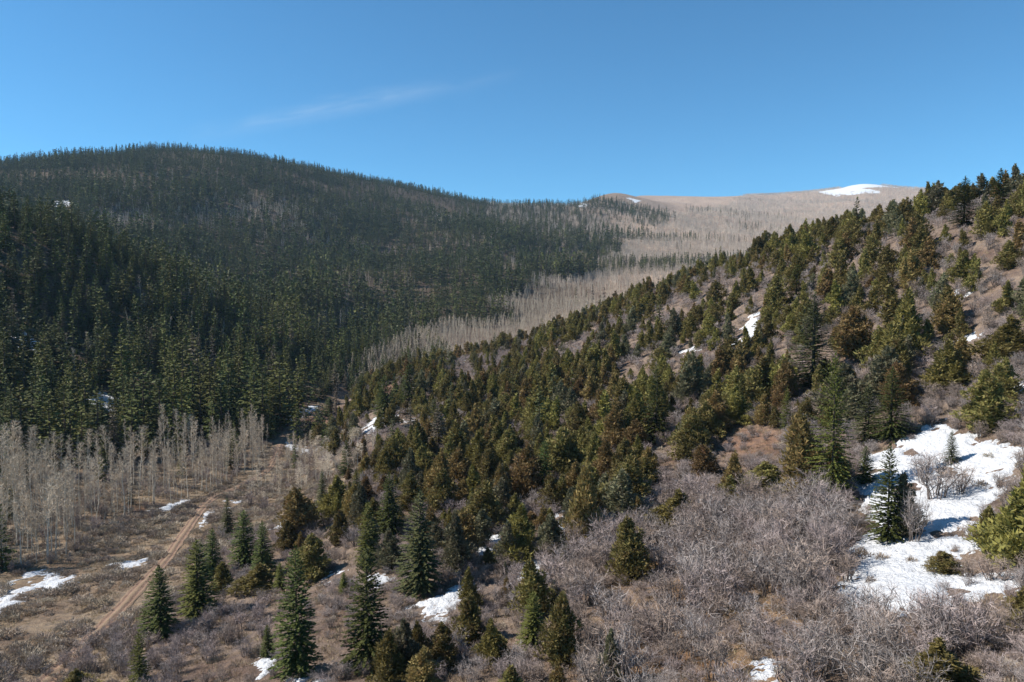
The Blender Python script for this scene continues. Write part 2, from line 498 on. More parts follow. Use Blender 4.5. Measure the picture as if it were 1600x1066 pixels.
# the dirt track: two ruts and a low crown
offs = np.array([-1.75, -1.35, -1.05, -0.75, -0.45, 0.0, 0.45, 0.75, 1.05, 1.35, 1.75]) * 0.58
prof = np.array([-0.02, 0.16, 0.03, 0.03, 0.18, 0.22, 0.18, 0.03, 0.03, 0.16, -0.02])
rut = np.array([0.1, 0.3, 1, 1, 0.35, 0.0, 0.35, 1, 1, 0.3, 0.1])
tan = np.gradient(TRK, axis=0); tan /= np.hypot(tan[:, 0], tan[:, 1])[:, None]
nrm = np.stack([tan[:, 1], -tan[:, 0]], 1)
wob = 1 + 0.25 * (fbm(ts, ts * 0, 6.0, 3, 41) - 0.5)
tv, tr = [], []
for i in range(len(TRK)):
    for o_, p_, r_ in zip(offs, prof, rut):
        x, y = TRK[i] + nrm[i] * (o_ * wob[i] + 0.25 * (vnoise(np.array(ts[i] * 1.3), np.array(o_ * 3), 44) - .5))
        tv.append((x, y, float(H(x, y)) + 0.05 + p_ * 0.8)); tr.append(r_)
no = len(offs)
tq = [(i * no + j, i * no + j + 1, (i + 1) * no + j + 1, (i + 1) * no + j) for i in range(len(TRK) - 1) for j in range(no - 1)]
tm = make_mesh("track", tv, tq, ["track_dirt"], smooth=True)
a = tm.attributes.new("rut", 'FLOAT', 'POINT'); a.data.foreach_set("value", np.array(tr, np.float32))
track_o = tag(link("dirt_track", tm), "reddish brown two-rut dirt track across the valley meadow", kind="structure")

# ------------------------------------------------------------------ snow
SNOW = [
    ("large snow field on the slope around the dark fir", 0.30, [(1340,770),(1352,716),(1388,700),(1432,676),(1472,660),(1500,678),(1548,690),(1598,704),(1590,730),(1560,764),(1536,816),(1530,856),(1488,872),(1494,896),(1516,908),(1540,898),(1580,896),(1600,912),(1556,930),(1502,938),(1462,960),(1400,966),(1348,956),(1292,960),(1322,932),(1330,896),(1318,856),(1340,846),(1370,820)]),
    ("small snow scrap below the bare oak thicket", 0.2, [(1188,1024),(1215,1030),(1222,1075),(1178,1080)]),
    ("narrow snow strip running down between junipers on the upper slope", 0.25, [(1192,482),(1184,520),(1166,548),(1146,546),(1160,512)]),
    ("short snow patch beside the big fir on the upper slope", 0.2, [(1226,496),(1240,486),(1246,494),(1230,504)]),
    ("tiny snow patch among mid-slope junipers, left of the narrow snow strip", 0.2, [(1068,548),(1088,540),(1092,548),(1074,553)]),
    ("snow patch between junipers near the photo's right edge, above the large field", 0.2, [(1504,530),(1522,520),(1534,525),(1520,533)]),
    ("snow scrap at the far right edge, level with the top of the large field", 0.25, [(1578,610),(1612,596),(1615,642),(1584,634)]),
    ("bright snow patch below the dark juniper clump in the middle", 0.25, [(745,858),(770,836),(806,844),(808,860),(788,878),(752,874)]),
    ("snow strip at the foot of the tall rusty juniper", 0.25, [(866,806),(892,792),(894,822),(880,848),(858,858)]),
    ("small forked snow patch in brown grass, right of the bright middle patch", 0.2, [(812,882),(836,874),(862,876),(846,892),(838,908),(816,908)]),
    ("long ragged snow patch below the broad fir in the middle", 0.28, [(646,946),(680,934),(704,920),(742,902),(732,932),(706,958),(684,976),(660,968)]),
    ("small snow patch behind the tall double fir", 0.2, [(586,904),(600,894),(608,900),(602,914),(588,916)]),
    ("tiny snow patch in the shade of the round juniper left of the tall firs", 0.2, [(512,900),(528,894),(532,900),(516,906)]),
    ("thin snow streak at the bottom edge beside the small fir", 0.2, [(414,1026),(430,1030),(420,1058),(404,1080),(390,1076),(404,1050)]),
    ("snow scrap at the foot of the pointed fir at the bottom", 0.2, [(458,1062),(484,1056),(490,1068),(476,1078),(460,1078)]),
    ("broad snow patch on the meadow at the left edge", 0.25, [(-10,946),(14,912),(48,890),(106,900),(112,914),(92,924),(50,926),(24,936),(0,960)]),
    ("thin snow strip on the meadow between the left patch and the track", 0.2, [(172,884),(204,876),(238,871),(232,882),(206,890),(182,892)]),
    ("snow line at the edge of the bare aspens behind the track", 0.2, [(238,798),(266,788),(292,782),(296,788),(262,798)]),
    ("narrow snow wedge lying along the upper track", 0.25, [(313,800),(328,793),(330,800),(318,818),(308,824)]),
    ("small snow patch in the meadow right of the track's end", 0.2, [(338,792),(362,782),(380,786),(358,797)]),
    ("snow patch under dark firs in the middle distance", 0.3, [(572,664),(598,648),(616,644),(614,656),(598,668),(580,672)]),
    ("small snow patch right of the firs in the middle distance", 0.3, [(630,652),(644,644),(648,652),(638,660)]),
    ("snow strip on top of the red earth bank", 0.3, [(428,664),(452,648),(488,634),(492,640),(462,654),(438,668)]),
    ("faint snow streak across the meadow left of the slope junipers", 0.15, [(426,822),(452,808),(470,804),(468,810),(444,822)]),
    ("snow bits below the red earth bank, beside the pale aspens", 0.25, [(444,700),(452,690),(460,694),(476,700),(512,708),(494,712),(462,706)]),
    ("blue shaded snow patch in a gap of the dark forest", 0.5, [(18,528),(40,520),(64,530),(68,566),(50,562),(36,548),(22,544)]),
    ("shaded snow strip low in the dark forest above the aspens", 0.5, [(130,622),(152,612),(196,626),(190,640),(160,638),(140,634)]),
    ("tiny white snow patch high on the forested left hill", 1.2, [(78,322),(96,312),(112,318),(100,326)]),
    ("snow cap on the distant bare mountain", 2.0, [(1284,300),(1310,295),(1345,286),(1380,292),(1362,301),(1330,305),(1300,305)]),
    ("distant snow line on the mountain behind the hill crest", 1.6, [(1462,299),(1486,296),(1508,298),(1500,303),(1470,303)]),
    ("small snow patch on the distant wooded knoll", 1.5, [(966,317),(984,311),(1002,314),(988,318)]),
    ("thin snow strip left of the distant wooded knoll's top", 1.5, [(903,322),(912,317),(919,319),(910,324)]),
    ("small snow patch on the slope below the hill crest near the right edge", 0.2, [(1502,452),(1514,446),(1520,452),(1508,457)]),
    ("small snow scrap between mid-slope junipers above the bright slim fir", 0.2, [(732,682),(752,672),(764,674),(744,686)]),
    ("thin snow strip by the aspens at the meadow edge, left of the track", 0.2, [(192,802),(214,796),(236,794),(220,804)]),
    ("small snow streak behind the firs on the valley knoll", 0.3, [(700,568),(720,560),(732,562),(716,571)]),
]
snow_masks = []


def sdist(poly, x, y):
    d = np.full(x.shape, 1e9)
    n = len(poly)
    for i in range(n):
        ax, ay = poly[i]; bx, by = poly[(i + 1) % n]
        ex, ey = bx - ax, by - ay
        t = np.clip(((x - ax) * ex + (y - ay) * ey) / (ex * ex + ey * ey + 1e-9), 0, 1)
        d = np.minimum(d, np.hypot(x - ax - t * ex, y - ay - t * ey))
    return np.where(inside(poly, x, y), d, -d)


for si, (lab, thick, poly) in enumerate(SNOW):
    wp = np.array([at(u, v) for u, v in poly])
    P = [tuple(p[:2]) for p in wp]
    snow_masks.append(P)
    mn, mx = wp[:, :2].min(0) - 1.0, wp[:, :2].max(0) + 1.0
    rm = np.hypot(*wp[:, :2].mean(0))
    step = max(0.2, rm * 0.0026, (mx - mn).max() / 190)
    gx = np.arange(mn[0], mx[0], step); gy = np.arange(mn[1], mx[1], step)
    X, Y = np.meshgrid(gx, gy, indexing='ij')
    sd = sdist(P, X, Y)
    scale = rm / 80.0
    f = sd + (fbm(X, Y, 1.7 * scale, 5, 60 + si, 0.8) - 0.5) * 6.5 * scale * (0.6 if rm > 300 else 1) + 0.1 * scale
    f = np.minimum(f, (fbm(X, Y, 2.6 * scale, 5, 160 + si, 0.68) - (0.34 if len(poly) > 15 else 0.38)) * 9 * scale)    # melted-out holes
    if rm < 300: f = np.minimum(f, track_dist(X, Y)[0] - 1.6)
    th = thick * np.clip(f / (1.3 * scale), -0.5, 1)
    Z = H(X, Y) + th + 0.06 * scale * (fbm(X, Y, 1.2 * scale, 3, 260 + si) - 0.5)
    n0, n1 = X.shape
    idx = np.arange(n0 * n1).reshape(n0, n1)
    q = np.stack([idx[:-1, :-1], idx[1:, :-1], idx[1:, 1:], idx[:-1, 1:]], -1).reshape(-1, 4)
    keep = (f.ravel()[q] > -0.3 * scale).any(1)
    q = q[keep]
    if len(q) == 0: continue
    comp = np.arange(n0 * n1)                       # which cells hang together
    for _ in range(400):
        m_ = comp[q].min(1); new = comp.copy()
        np.minimum.at(new, q.ravel(), np.repeat(m_, 4))
        new = new[new]
        if (new == comp).all(): break
        comp = new
    cq = comp[q[:, 0]]; ids, cnt = np.unique(cq, return_counts=True)
    main = cq == ids[cnt.argmax()]
    root = None
    for sel in (main, ~main):
        if not sel.any(): continue
        used, inv = np.unique(q[sel], return_inverse=True)
        V = np.stack([X.ravel(), Y.ravel(), Z.ravel()], 1)[used]
        o = link("snow_patch" if root is None else "snow_crumbs", make_mesh("snow_patch", V, inv.reshape(-1, 4), ["snow"], smooth=True), root)
        if root is None: root = tag(o, lab, "snow patch", "melting snow patches")
        else: o["kind"] = "stuff"

# ------------------------------------------------------------------ plant builders (triangles as arrays)
def unit(v): return v / np.maximum(np.linalg.norm(v, axis=-1, keepdims=True), 1e-9)


def blades(P, D, S, L, W):
    """One triangle each: base P, direction D, side S, length L, width W."""
    L = np.broadcast_to(np.asarray(L, float), (len(P),))[:, None]; W = np.broadcast_to(np.asarray(W, float), (len(P),))[:, None]
    V = np.stack([P - S * W * 0.5, P + S * W * 0.5, P + D * L], 1).reshape(-1, 3)
    return V, np.arange(len(V)).reshape(-1, 3)


def diamonds(P, D, S, L, W):
    L = np.broadcast_to(np.asarray(L, float), (len(P),))[:, None]; W = np.broadcast_to(np.asarray(W, float), (len(P),))[:, None]
    M = P + D * L * 0.42
    V = np.stack([P, M - S * W * 0.5, P + D * L, M + S * W * 0.5], 1).reshape(-1, 3)
    b = np.arange(len(P))[:, None] * 4
    return V, np.concatenate([b + [0, 1, 2], b + [0, 2, 3]])


def tube(pts, rad, sides=5):
    pts = np.asarray(pts, float); n = len(pts)
    t = unit(np.gradient(pts, axis=0)); ref = np.array([0.31, 0.87, 0.12]) if abs(t[0, 2]) > 0.5 else np.array([0, 0, 1.0])
    a = unit(np.cross(t, ref)); b = np.cross(t, a)
    an = np.linspace(0, 2 * np.pi, sides, endpoint=False)
    V = pts[:, None] + (np.cos(an)[None, :, None] * a[:, None] + np.sin(an)[None, :, None] * b[:, None]) * np.asarray(rad, float)[:, None, None]
    V = V.reshape(-1, 3); F = []
    for i in range(n - 1):
        for j in range(sides):
            p, q = i * sides + j, i * sides + (j + 1) % sides
            F += [(p, q, q + sides), (p, q + sides, p + sides)]
    return V, np.array(F)


def join(parts):
    V, F, k = [], [], 0
    for v, f in parts:
        V.append(v); F.append(f + k); k += len(v)
    return np.concatenate(V), np.concatenate(F)


def spruce(seed, H_=10.0, Rm=2.0, whorls=30, nbr=6, dens=8.0, sl=0.42, sw=0.15, gap=0.0, ragged=0.25, power=0.85, base=0.04, roll=0.35):
    g = np.random.default_rng(seed)
    trunk = tube([(0, 0, -0.8), (0, 0, 0.4), (0.03, 0, H_ * 0.5), (0, 0, H_ * 0.98)], [H_ * 0.018, H_ * 0.015, H_ * 0.009, 0.012], 5)
    P, D, S, L, W = [], [], [], [], []
    lop = g.uniform(0, 6.28)
    for i in range(whorls):
        t = (i + g.uniform(-0.3, 0.3)) / whorls
        t = min(max(t, 0), 0.985)
        z0 = H_ * (base + (0.965 - base) * t)
        lb0 = Rm * (1 - t) ** power * (1 if t > 0.08 else 0.8) + 0.12
        nb = max(3, int(round(nbr * (0.55 + 0.45 * (1 - t)))))
        a0 = g.uniform(0, 6.28)
        for b in range(nb):
            if g.random() < gap: continue
            a = a0 + 6.283 * b / nb + g.uniform(-0.35, 0.35)
            z0 = H_ * (base + (0.965 - base) * t) + g.uniform(-0.75, 0.75) * H_ / whorls
            lb = lb0 * (1 - ragged + 2 * ragged * g.random()) * (1 + 0.12 * math.cos(a - lop))
            e = math.tan(R(-6 + 42 * t ** 1.5 + g.uniform(-9, 9))); dr = 0.16 * (1 - t)
            n = max(2, int(dens * lb))
            s = (np.arange(n) + g.uniform(0.2, 0.9, n)) / n
            s = 0.12 + 0.88 * np.sort(s)
            ca_, sa_ = math.cos(a), math.sin(a)
            zz = z0 + e * s * lb - dr * lb * s * s + 0.10 * lb * np.maximum(s - 0.75, 0)
            p = np.stack([ca_ * s * lb, sa_ * s * lb, zz], 1)
            side = np.where(np.arange(n) % 2 == 0, 1.0, -1.0)
            ang = a + side * np.radians(g.uniform(22, 62, n)) * (1 - 0.75 * (s > 0.93))
            d = unit(np.stack([np.cos(ang), np.sin(ang), g.uniform(-0.42, 0.22, n) + 0.35 * t], 1))
            l = (sl * (0.55 + 0.6 * g.random(n))) * (1.1 - 0.35 * s) * (0.6 + 0.4 * (1 - t))
            sd = unit(np.cross(d, np.array([0, 0, 1.0])) + g.normal(0, roll, (n, 3)))
            P.append(p - d * l[:, None] * 0.25); D.append(d); S.append(sd); L.append(l); W.append(sw * (0.7 + 0.6 * g.random(n)))
    # the leader
    n = max(4, int(dens))
    zt = g.uniform(0.94, 1.0, n) * H_; an = g.uniform(0, 6.28, n)
    P.append(np.stack([0 * zt, 0 * zt, zt], 1)); D.append(unit(np.stack([np.cos(an) * 0.6, np.sin(an) * 0.6, np.ones(n)], 1)))
    S.append(unit(g.normal(0, 1, (n, 3)))); L.append(np.full(n, sl * 0.7)); W.append(np.full(n, sw * 0.8))
    P, D, S, L, W = map(np.concatenate, (P, D, S, L, W))
    return trunk, diamonds(P, D, S, L, W)


def juniper(seed, H_=5.0, Rm=1.55, clumps=34, leaves=75, sl=0.26, sw=0.13, shape=0.75, lean=0.0):
    g = np.random.default_rng(seed)
    stems = []
    off_x, off_y = g.normal(0, 0.16, 2)                 # lopsided crown
    tops = g.uniform(0.78, 1.0, 3); ta = g.uniform(0, 6.28)
    for k in range(3):
        a = g.uniform(0, 6.28); rr_ = g.uniform(0.05, 0.35)
        stems.append(tube([(0.06 * math.cos(a), 0.06 * math.sin(a), -0.5), (0.1 * math.cos(a), 0.1 * math.sin(a), 0.3), (rr_ * math.cos(a) * 0.7, rr_ * math.sin(a) * 0.7, H_ * 0.3), (rr_ * 0.7 * math.cos(a) + off_x, rr_ * .7 * math.sin(a) + off_y, H_ * 0.6)], [0.13, 0.1, 0.06, 0.015], 5))
    P, D, S, L, W = [], [], [], [], []
    for k in range(clumps):
        t = (k + g.random()) / clumps
        t = t ** 1.15
        prof = Rm * ((1 - t) ** shape) * min(1.0, 0.7 + t * 2.2) * g.uniform(0.6, 1.25)
        a = k * 2.39996 + g.uniform(-0.7, 0.7)
        rc = prof * (0.62 if k % 3 else 0.25)
        zc = H_ * (0.06 + 0.84 * t)
        sec = int(((a + ta) % 6.283) / 2.0944) % 3          # each side of the crown has its own top
        zc *= tops[sec] if t > 0.3 else 1.0
        c = np.array([rc * math.cos(a) + (lean + off_x * 2) * t, rc * math.sin(a) + off_y * 2 * t, zc])
        sx = max(0.20, prof * g.uniform(0.34, 0.52)); sz = H_ * g.uniform(0.09, 0.15)
        n = max(10, int(leaves * (0.5 + sx / Rm * 1.4)))
        q = unit(g.normal(0, 1, (n, 3)))
        rad = g.uniform(0.45, 1.0, n) ** 0.6
        off = q * rad[:, None] * np.array([sx, sx, sz])
        # flame shape: narrower upwards
        off[:, :2] *= (1 - 0.38 * np.clip(off[:, 2:] / sz, -0.3, 1))
        p = c + off
        out = unit(np.stack([q[:, 0], q[:, 1], q[:, 2] * 0.3], 1))
        d = unit(out * 0.75 + np.array([0, 0, 0.75]) + g.normal(0, 0.35, (n, 3)))
        sd = unit(np.cross(d, out) + g.normal(0, 0.4, (n, 3)))
        P.append(p); D.append(d); S.append(sd); L.append(sl * g.uniform(0.6, 1.25, n)); W.append(sw * g.uniform(0.7, 1.3, n))
    P, D, S, L, W = map(np.concatenate, (P, D, S, L, W))
    return join(stems), blades(P - D * L[:, None] * 0.4, D, S, L, W)


def twiggy(seed, H_=3.0, spread=1.7, stems=12, br=5, tw=9, sr=0.04, tw_w=0.026, tl=0.55, upright=0.6, sides=3):
    """A bare many-stemmed shrub: crooked stems, side branches and a cloud of fine twigs."""
    g = np.random.default_rng(seed)
    T, P, D, S, L, W = [], [], [], [], [], []
    for k in range(stems):
        a = k * 2.39996 + g.uniform(-0.5, 0.5)
        rb = spread * 0.22 * math.sqrt(g.random()); rt = spread * math.sqrt((k + 0.5) / stems) * g.uniform(0.6, 1.0)
        h = H_ * g.uniform(0.72, 1.0) * (1 - 0.22 * (rt / spread) ** 2)
        n = 5
        s = np.linspace(0, 1, n)
        x = (rb + (rt - rb) * s ** (1 / upright - 0.3)) * math.cos(a); y = (rb + (rt - rb) * s ** (1 / upright - 0.3)) * math.sin(a)
        pts = np.stack([x, y, -0.25 + (h + 0.25) * s], 1)
        pts[1:] += g.normal(0, 0.06 * H_ / 3, (n - 1, 3))
        T.append(tube(pts, sr * np.array([1.0, 0.85, 0.65, 0.42, 0.18]) * g.uniform(0.7, 1.3), sides))
        for b in range(br):
            f = g.uniform(0.3, 0.97); i = min(int(f * (n - 1)), n - 2); fr = f * (n - 1) - i
            o = pts[i] * (1 - fr) + pts[i + 1] * fr
            ba = g.uniform(0, 6.28); bl = H_ * g.uniform(0.14, 0.30) * (1.2 - 0.5 * f)
            dv = unit(np.array([math.cos(ba), math.sin(ba), g.uniform(0.25, 1.3)]))
            e = o + dv * bl
            T.append(tube([o, (o + e) / 2 + g.normal(0, 0.03 * H_ / 3, 3), e], [sr * 0.42, sr * 0.32, sr * 0.12], 3))
            m_ = max(2, int(tw * g.uniform(0.6, 1.4)))
            ff = g.uniform(0.15, 1.0, m_)[:, None]
            p = o + (e - o) * ff
            d = unit(dv * 0.6 + g.normal(0, 0.62, (m_, 3)) + np.array([0, 0, 0.38]))
            P.append(p); D.append(d); S.append(unit(np.cross(d, g.normal(0, 1, (m_, 3))))); L.append(tl * H_ / 3 * g.uniform(0.45, 1.2, m_)); W.append(tw_w * g.uniform(0.6, 1.3, m_))
    P, D, S, L, W = map(np.concatenate, (P, D, S, L, W))
    # second order twiglets from the twigs
    P2 = P + D * (L * g.uniform(0.3, 0.8, len(L)))[:, None]
    D2 = unit(D + g.normal(0, 0.6, P.shape)); S2 = unit(np.cross(D2, g.normal(0, 1, P.shape)))
    tws = join([blades(P, D, S, L, W), blades(P2, D2, S2, L * 0.6, W * 0.8)])
    return join(T), tws


def aspen(seed, H_=13.0, br=34, tw=5, rad=0.13, tw_w=0.035, sides=5, spread=1.5, start=0.38, brw=1.0):
    g = np.random.default_rng(seed)
    n = 7; s = np.linspace(0, 1, n)
    lx, ly = g.normal(0, 0.11, 2)
    pts = np.stack([np.cumsum(g.normal(lx, 0.12, n)), np.cumsum(g.normal(ly, 0.12, n)), -0.5 + (H_ + 0.5) * s], 1)
    trunk = tube(pts, rad * (1.05 - 0.95 * s ** 0.9), sides)
    T, P, D, S, L, W = [], [], [], [], [], []
    for b in range(br):
        f = start + (0.985 - start) * ((b + g.random()) / br) ** 0.85; i = min(int(f * (n - 1)), n - 2); fr = f * (n - 1) - i
        o = pts[i] * (1 - fr) + pts[i + 1] * fr
        a = g.uniform(0, 6.28); bl = spread * g.uniform(0.5, 1.15) * (1.15 - 0.8 * max(0, (f - 0.45) / 0.55))
        dv = unit(np.array([math.cos(a), math.sin(a), g.uniform(0.5, 1.5)]))
        e = o + dv * bl
        sdv = unit(np.cross(dv, g.normal(0, 1, 3)))
        P.append(o[None]); D.append(dv[None]); S.append(sdv[None]); L.append([bl]); W.append([0.055 * brw])
        P.append(o[None]); D.append(dv[None]); S.append(np.cross(dv, sdv)[None]); L.append([bl]); W.append([0.055 * brw])
        p = o + (e - o) * g.uniform(0.2, 1.0, tw)[:, None]
        d = unit(dv * 0.7 + g.normal(0, 0.55, (tw, 3)) + np.array([0, 0, 0.35]))
        P.append(p); D.append(d); S.append(unit(np.cross(d, g.normal(0, 1, (tw, 3))))); L.append(g.uniform(0.4, 1.0, tw) * spread * 0.65); W.append(np.full(tw, tw_w) * g.uniform(0.7, 1.2, tw))
    P, D, S = map(np.concatenate, (P, D, S)); L = np.concatenate([np.ravel(x) for x in L]); W = np.concatenate([np.ravel(x) for x in W])
    return trunk, blades(P, D, S, L, W)


def tuft(seed, Rm=0.55, H_=0.55, n=150, l=0.24, w_=0.07, flat=0.8):
    g = np.random.default_rng(seed)
    q = unit(g.normal(0, 1, (n, 3))); q[:, 2] = np.abs(q[:, 2])
    lobes = 1 + 0.25 * np.sin(3 * np.arctan2(q[:, 1], q[:, 0]) + seed)
    p = q * np.array([Rm, Rm, H_ * flat]) * (g.uniform(0.3, 1.0, n) ** 0.5 * lobes)[:, None]
    d = unit(q + g.normal(0, 0.45, (n, 3)) + np.array([0, 0, 0.5]))
    return blades(p, d, unit(np.cross(d, g.normal(0, 1, (n, 3)))), l * g.uniform(0.5, 1.3, n), w_ * g.uniform(0.6, 1.4, n))


def grass(seed, n=26, h=0.4, r=0.3):
    g = np.random.default_rng(seed)
    a = g.uniform(0, 6.28, n); rr_ = r * np.sqrt(g.random(n))
    p = np.stack([rr_ * np.cos(a), rr_ * np.sin(a), np.full(n, -0.03)], 1)
    d = unit(np.stack([np.cos(a) * 0.6, np.sin(a) * 0.6, g.uniform(0.4, 1.6, n)], 1) + g.normal(0, 0.3, (n, 3)))
    return blades(p, d, unit(np.cross(d, g.normal(0, 1, (n, 3)))), h * g.uniform(0.5, 1.2, n), 0.035)


# prototypes: kind -> list of dicts(trunk mesh, crown mesh, joined mesh, words)
PROTO_COL = bpy.data.collections.new("plant_shapes")      # never linked to the scene: only a source for the far woods
KINDS = {}


def proto(kind, lod, parts, mats, word, size):
    """parts: (trunk arrays, crown arrays)."""
    (tv, tf), (cv, cf) = parts
    d = dict(word=word, size=size)
    d["trunk"] = make_mesh(kind + "_trunk", tv, tf, [mats[0]], smooth=True)
    d["crown"] = make_mesh(kind + "_crown", cv, cf, [mats[1]])
    d["parts"] = parts; d["mats"] = mats
    KINDS.setdefault((kind, lod), []).append(d)


GREENS = [("needles_deep", "dark green"), ("needles_mid", "mid green"), ("needles_blue", "blue green"), ("needles_bright", "bright green"), ("needles_old", "brown dying")]
for i, k in enumerate([0, 1, 2, 0, 1, 3]):
    proto("fir", "hi", spruce(10 + i, 10, 2.0, 50, 10, 13.0, 0.42, 0.19, 0.01, 0.2, [0.68, 0.62, 0.75, 0.58, 0.7, 0.6][i]), ("fir_bark", GREENS[k][0]), GREENS[k][1], (10, 4.0))
for i, k in enumerate([2, 1, 0]):      # full-grown trees
    proto("fir", "hi", spruce(20 + i, 10, 2.0, 60, 11, 20.0, 0.27, 0.125, 0.01, 0.26, [0.75, 0.6, 0.8][i]), ("fir_bark", GREENS[k][0]), GREENS[k][1], (10, 4.0))
for i, k in enumerate([0, 1, 2, 0, 1, 4, 2, 0]):
    proto("fir", "mid", spruce(40 + i, 10, 1.5, 22, 7, 5.0, 0.72, 0.40, 0.05, 0.26, [0.8, 0.7, 0.9, 0.75, 0.85, 0.8, 0.65, 0.9][i], base=[.05, .1, .06, .14, .05, .1, .16, .05][i], roll=0.6), ("fir_bark", GREENS[k][0]), GREENS[k][1], (10, 3.0))
for i, k in enumerate([0, 1, 2, 0, 2, 1, 1, 0, 0, 1, 2, 4]):
    proto("fir", "far", spruce(70 + i, 10, 1.6, 12, 6, 1.8, 1.25, 0.85, 0.03, 0.26, [0.8, 0.7, 0.9, 0.75, 0.85, 0.7, 0.65, 0.9, 0.6, 0.8, 0.7, 0.8][i], base=.03, roll=0.9), ("fir_bark", GREENS[k][0]), GREENS[k][1], (10, 3.0))
JUN = [("juniper_olive", "olive green"), ("juniper_rust", "rusty brown green"), ("juniper_yellow", "yellow green"), ("juniper_grey", "grey green")]
for i, k in enumerate([0, 1, 2, 0, 1, 3]):
    proto("juniper", "hi", juniper(110 + i, 5, [1.45, 1.4, 1.5, 1.6, 1.4, 1.5][i], 56, 105, 0.255, 0.14, [0.55, 0.45, 0.6, 0.42, 0.55, 0.5][i]), ("juniper_bark", JUN[k][0]), JUN[k][1], (5, 3.0))
for i, k in enumerate([0, 1, 2, 0, 0, 3, 2, 0]):
    proto("juniper", "mid", juniper(140 + i, 5, [1.4, 1.3, 1.5, 1.7, 1.35, 1.5, 1.6, 1.35][i], 38, 58, 0.34, 0.20, [0.6, 0.5, 0.65, 0.42, 0.6, 0.5, 0.45, 0.7][i]), ("juniper_bark", JUN[k][0]), JUN[k][1], (5, 3.0))
for i, k in enumerate([0, 1, 2, 0, 1, 3]):
    proto("juniper", "far", juniper(170 + i, 5, [1.4, 1.3, 1.5, 1.7, 1.35, 1.5][i], 18, 18, 0.62, 0.44, [0.7, 0.6, 0.8, 0.55, 0.75, 0.65][i]), ("juniper_bark", JUN[k][0]), JUN[k][1], (5, 3.0))
OAK = [("oak_twig_grey", "grey"), ("oak_twig_mauve", "mauve grey"), ("oak_twig_brown", "brown")]
for i, k in enumerate([0, 1, 2, 0, 1, 2]):
    proto("oak", "hi", twiggy(210 + i, 3.0, [1.7, 1.5, 1.6, 1.9, 1.4, 1.3][i], 13, 5, 7, 0.045, 0.027, 0.66, [0.6, 0.75, 0.6, 0.5, 0.8, 0.7][i]), ("oak_stem", OAK[k][0]), OAK[k][1], (3, 3.4))
for i, k in enumerate([0, 1, 2, 0, 1]):
    proto("oak", "far", twiggy(240 + i, 3.0, 1.8, 6, 3, 7, 0.05, 0.06, 0.85, 0.6), ("oak_stem", OAK[k][0]), OAK[k][1], (3, 3.4))
for i in range(5):
    proto("aspen", "hi", aspen(310 + i, 13, 50, 9, [0.1, 0.075, 0.11, 0.085, 0.06][i], 0.04, 5, [1.5, 1.2, 1.7, 1.4, 1.0][i], [0.42, 0.3, 0.5, 0.36, 0.25][i]), ("aspen_bark", "aspen_twig"), ["pale grey", "slender pale", "thick-stemmed pale", "narrow pale", "thin whippy"][i], (13, 3.0))
for i in range(5):
    proto("aspen", "mid", aspen(340 + i, 13, 24, 5, 0.10, 0.075, 3, 1.6, 0.35, 1.6), ("aspen_bark", "aspen_twig"), "pale grey", (13, 3.0))
for i in range(5):      # far: three stems to a plant
    g3 = np.random.default_rng(360 + i)
    tr_, cr_ = [], []
    for j in range(4):
        (a_, b_), (c_, d_) = aspen(370 + i * 7 + j, 12 * g3.uniform(0.75, 1.05), 8, 2, 0.2, 0.24, 3, 1.9, 0.25, 4.0)
        o_ = np.array([*(g3.normal(0, 2.2, 2)), 0])
        tr_.append((a_ + o_, b_)); cr_.append((c_ + o_, d_))
    proto("aspen", "far", (join(tr_), join(cr_)), ("aspen_far", "aspen_far"), "tan", (13, 3.0))
for i in range(4):
    nm = "sage_leaf" if i % 2 else "sage_dark"
    g_ = tuft(410 + i, n=330, l=0.17, w_=0.055); proto("sage", "hi", (tube([(0, 0, -.1), (0, 0, .25)], [.03, .01], 3), g_), ("oak_stem", nm), "grey brown" if i % 2 else "dark brown", (0.6, 1.2))
for i in range(4):
    proto("grass", "hi", (tube([(0, 0, -.05), (0, 0, .05)], [.01, .005], 3), grass(430 + i)), ("dry_grass", "dry_grass"), "dry", (0.4, .6))

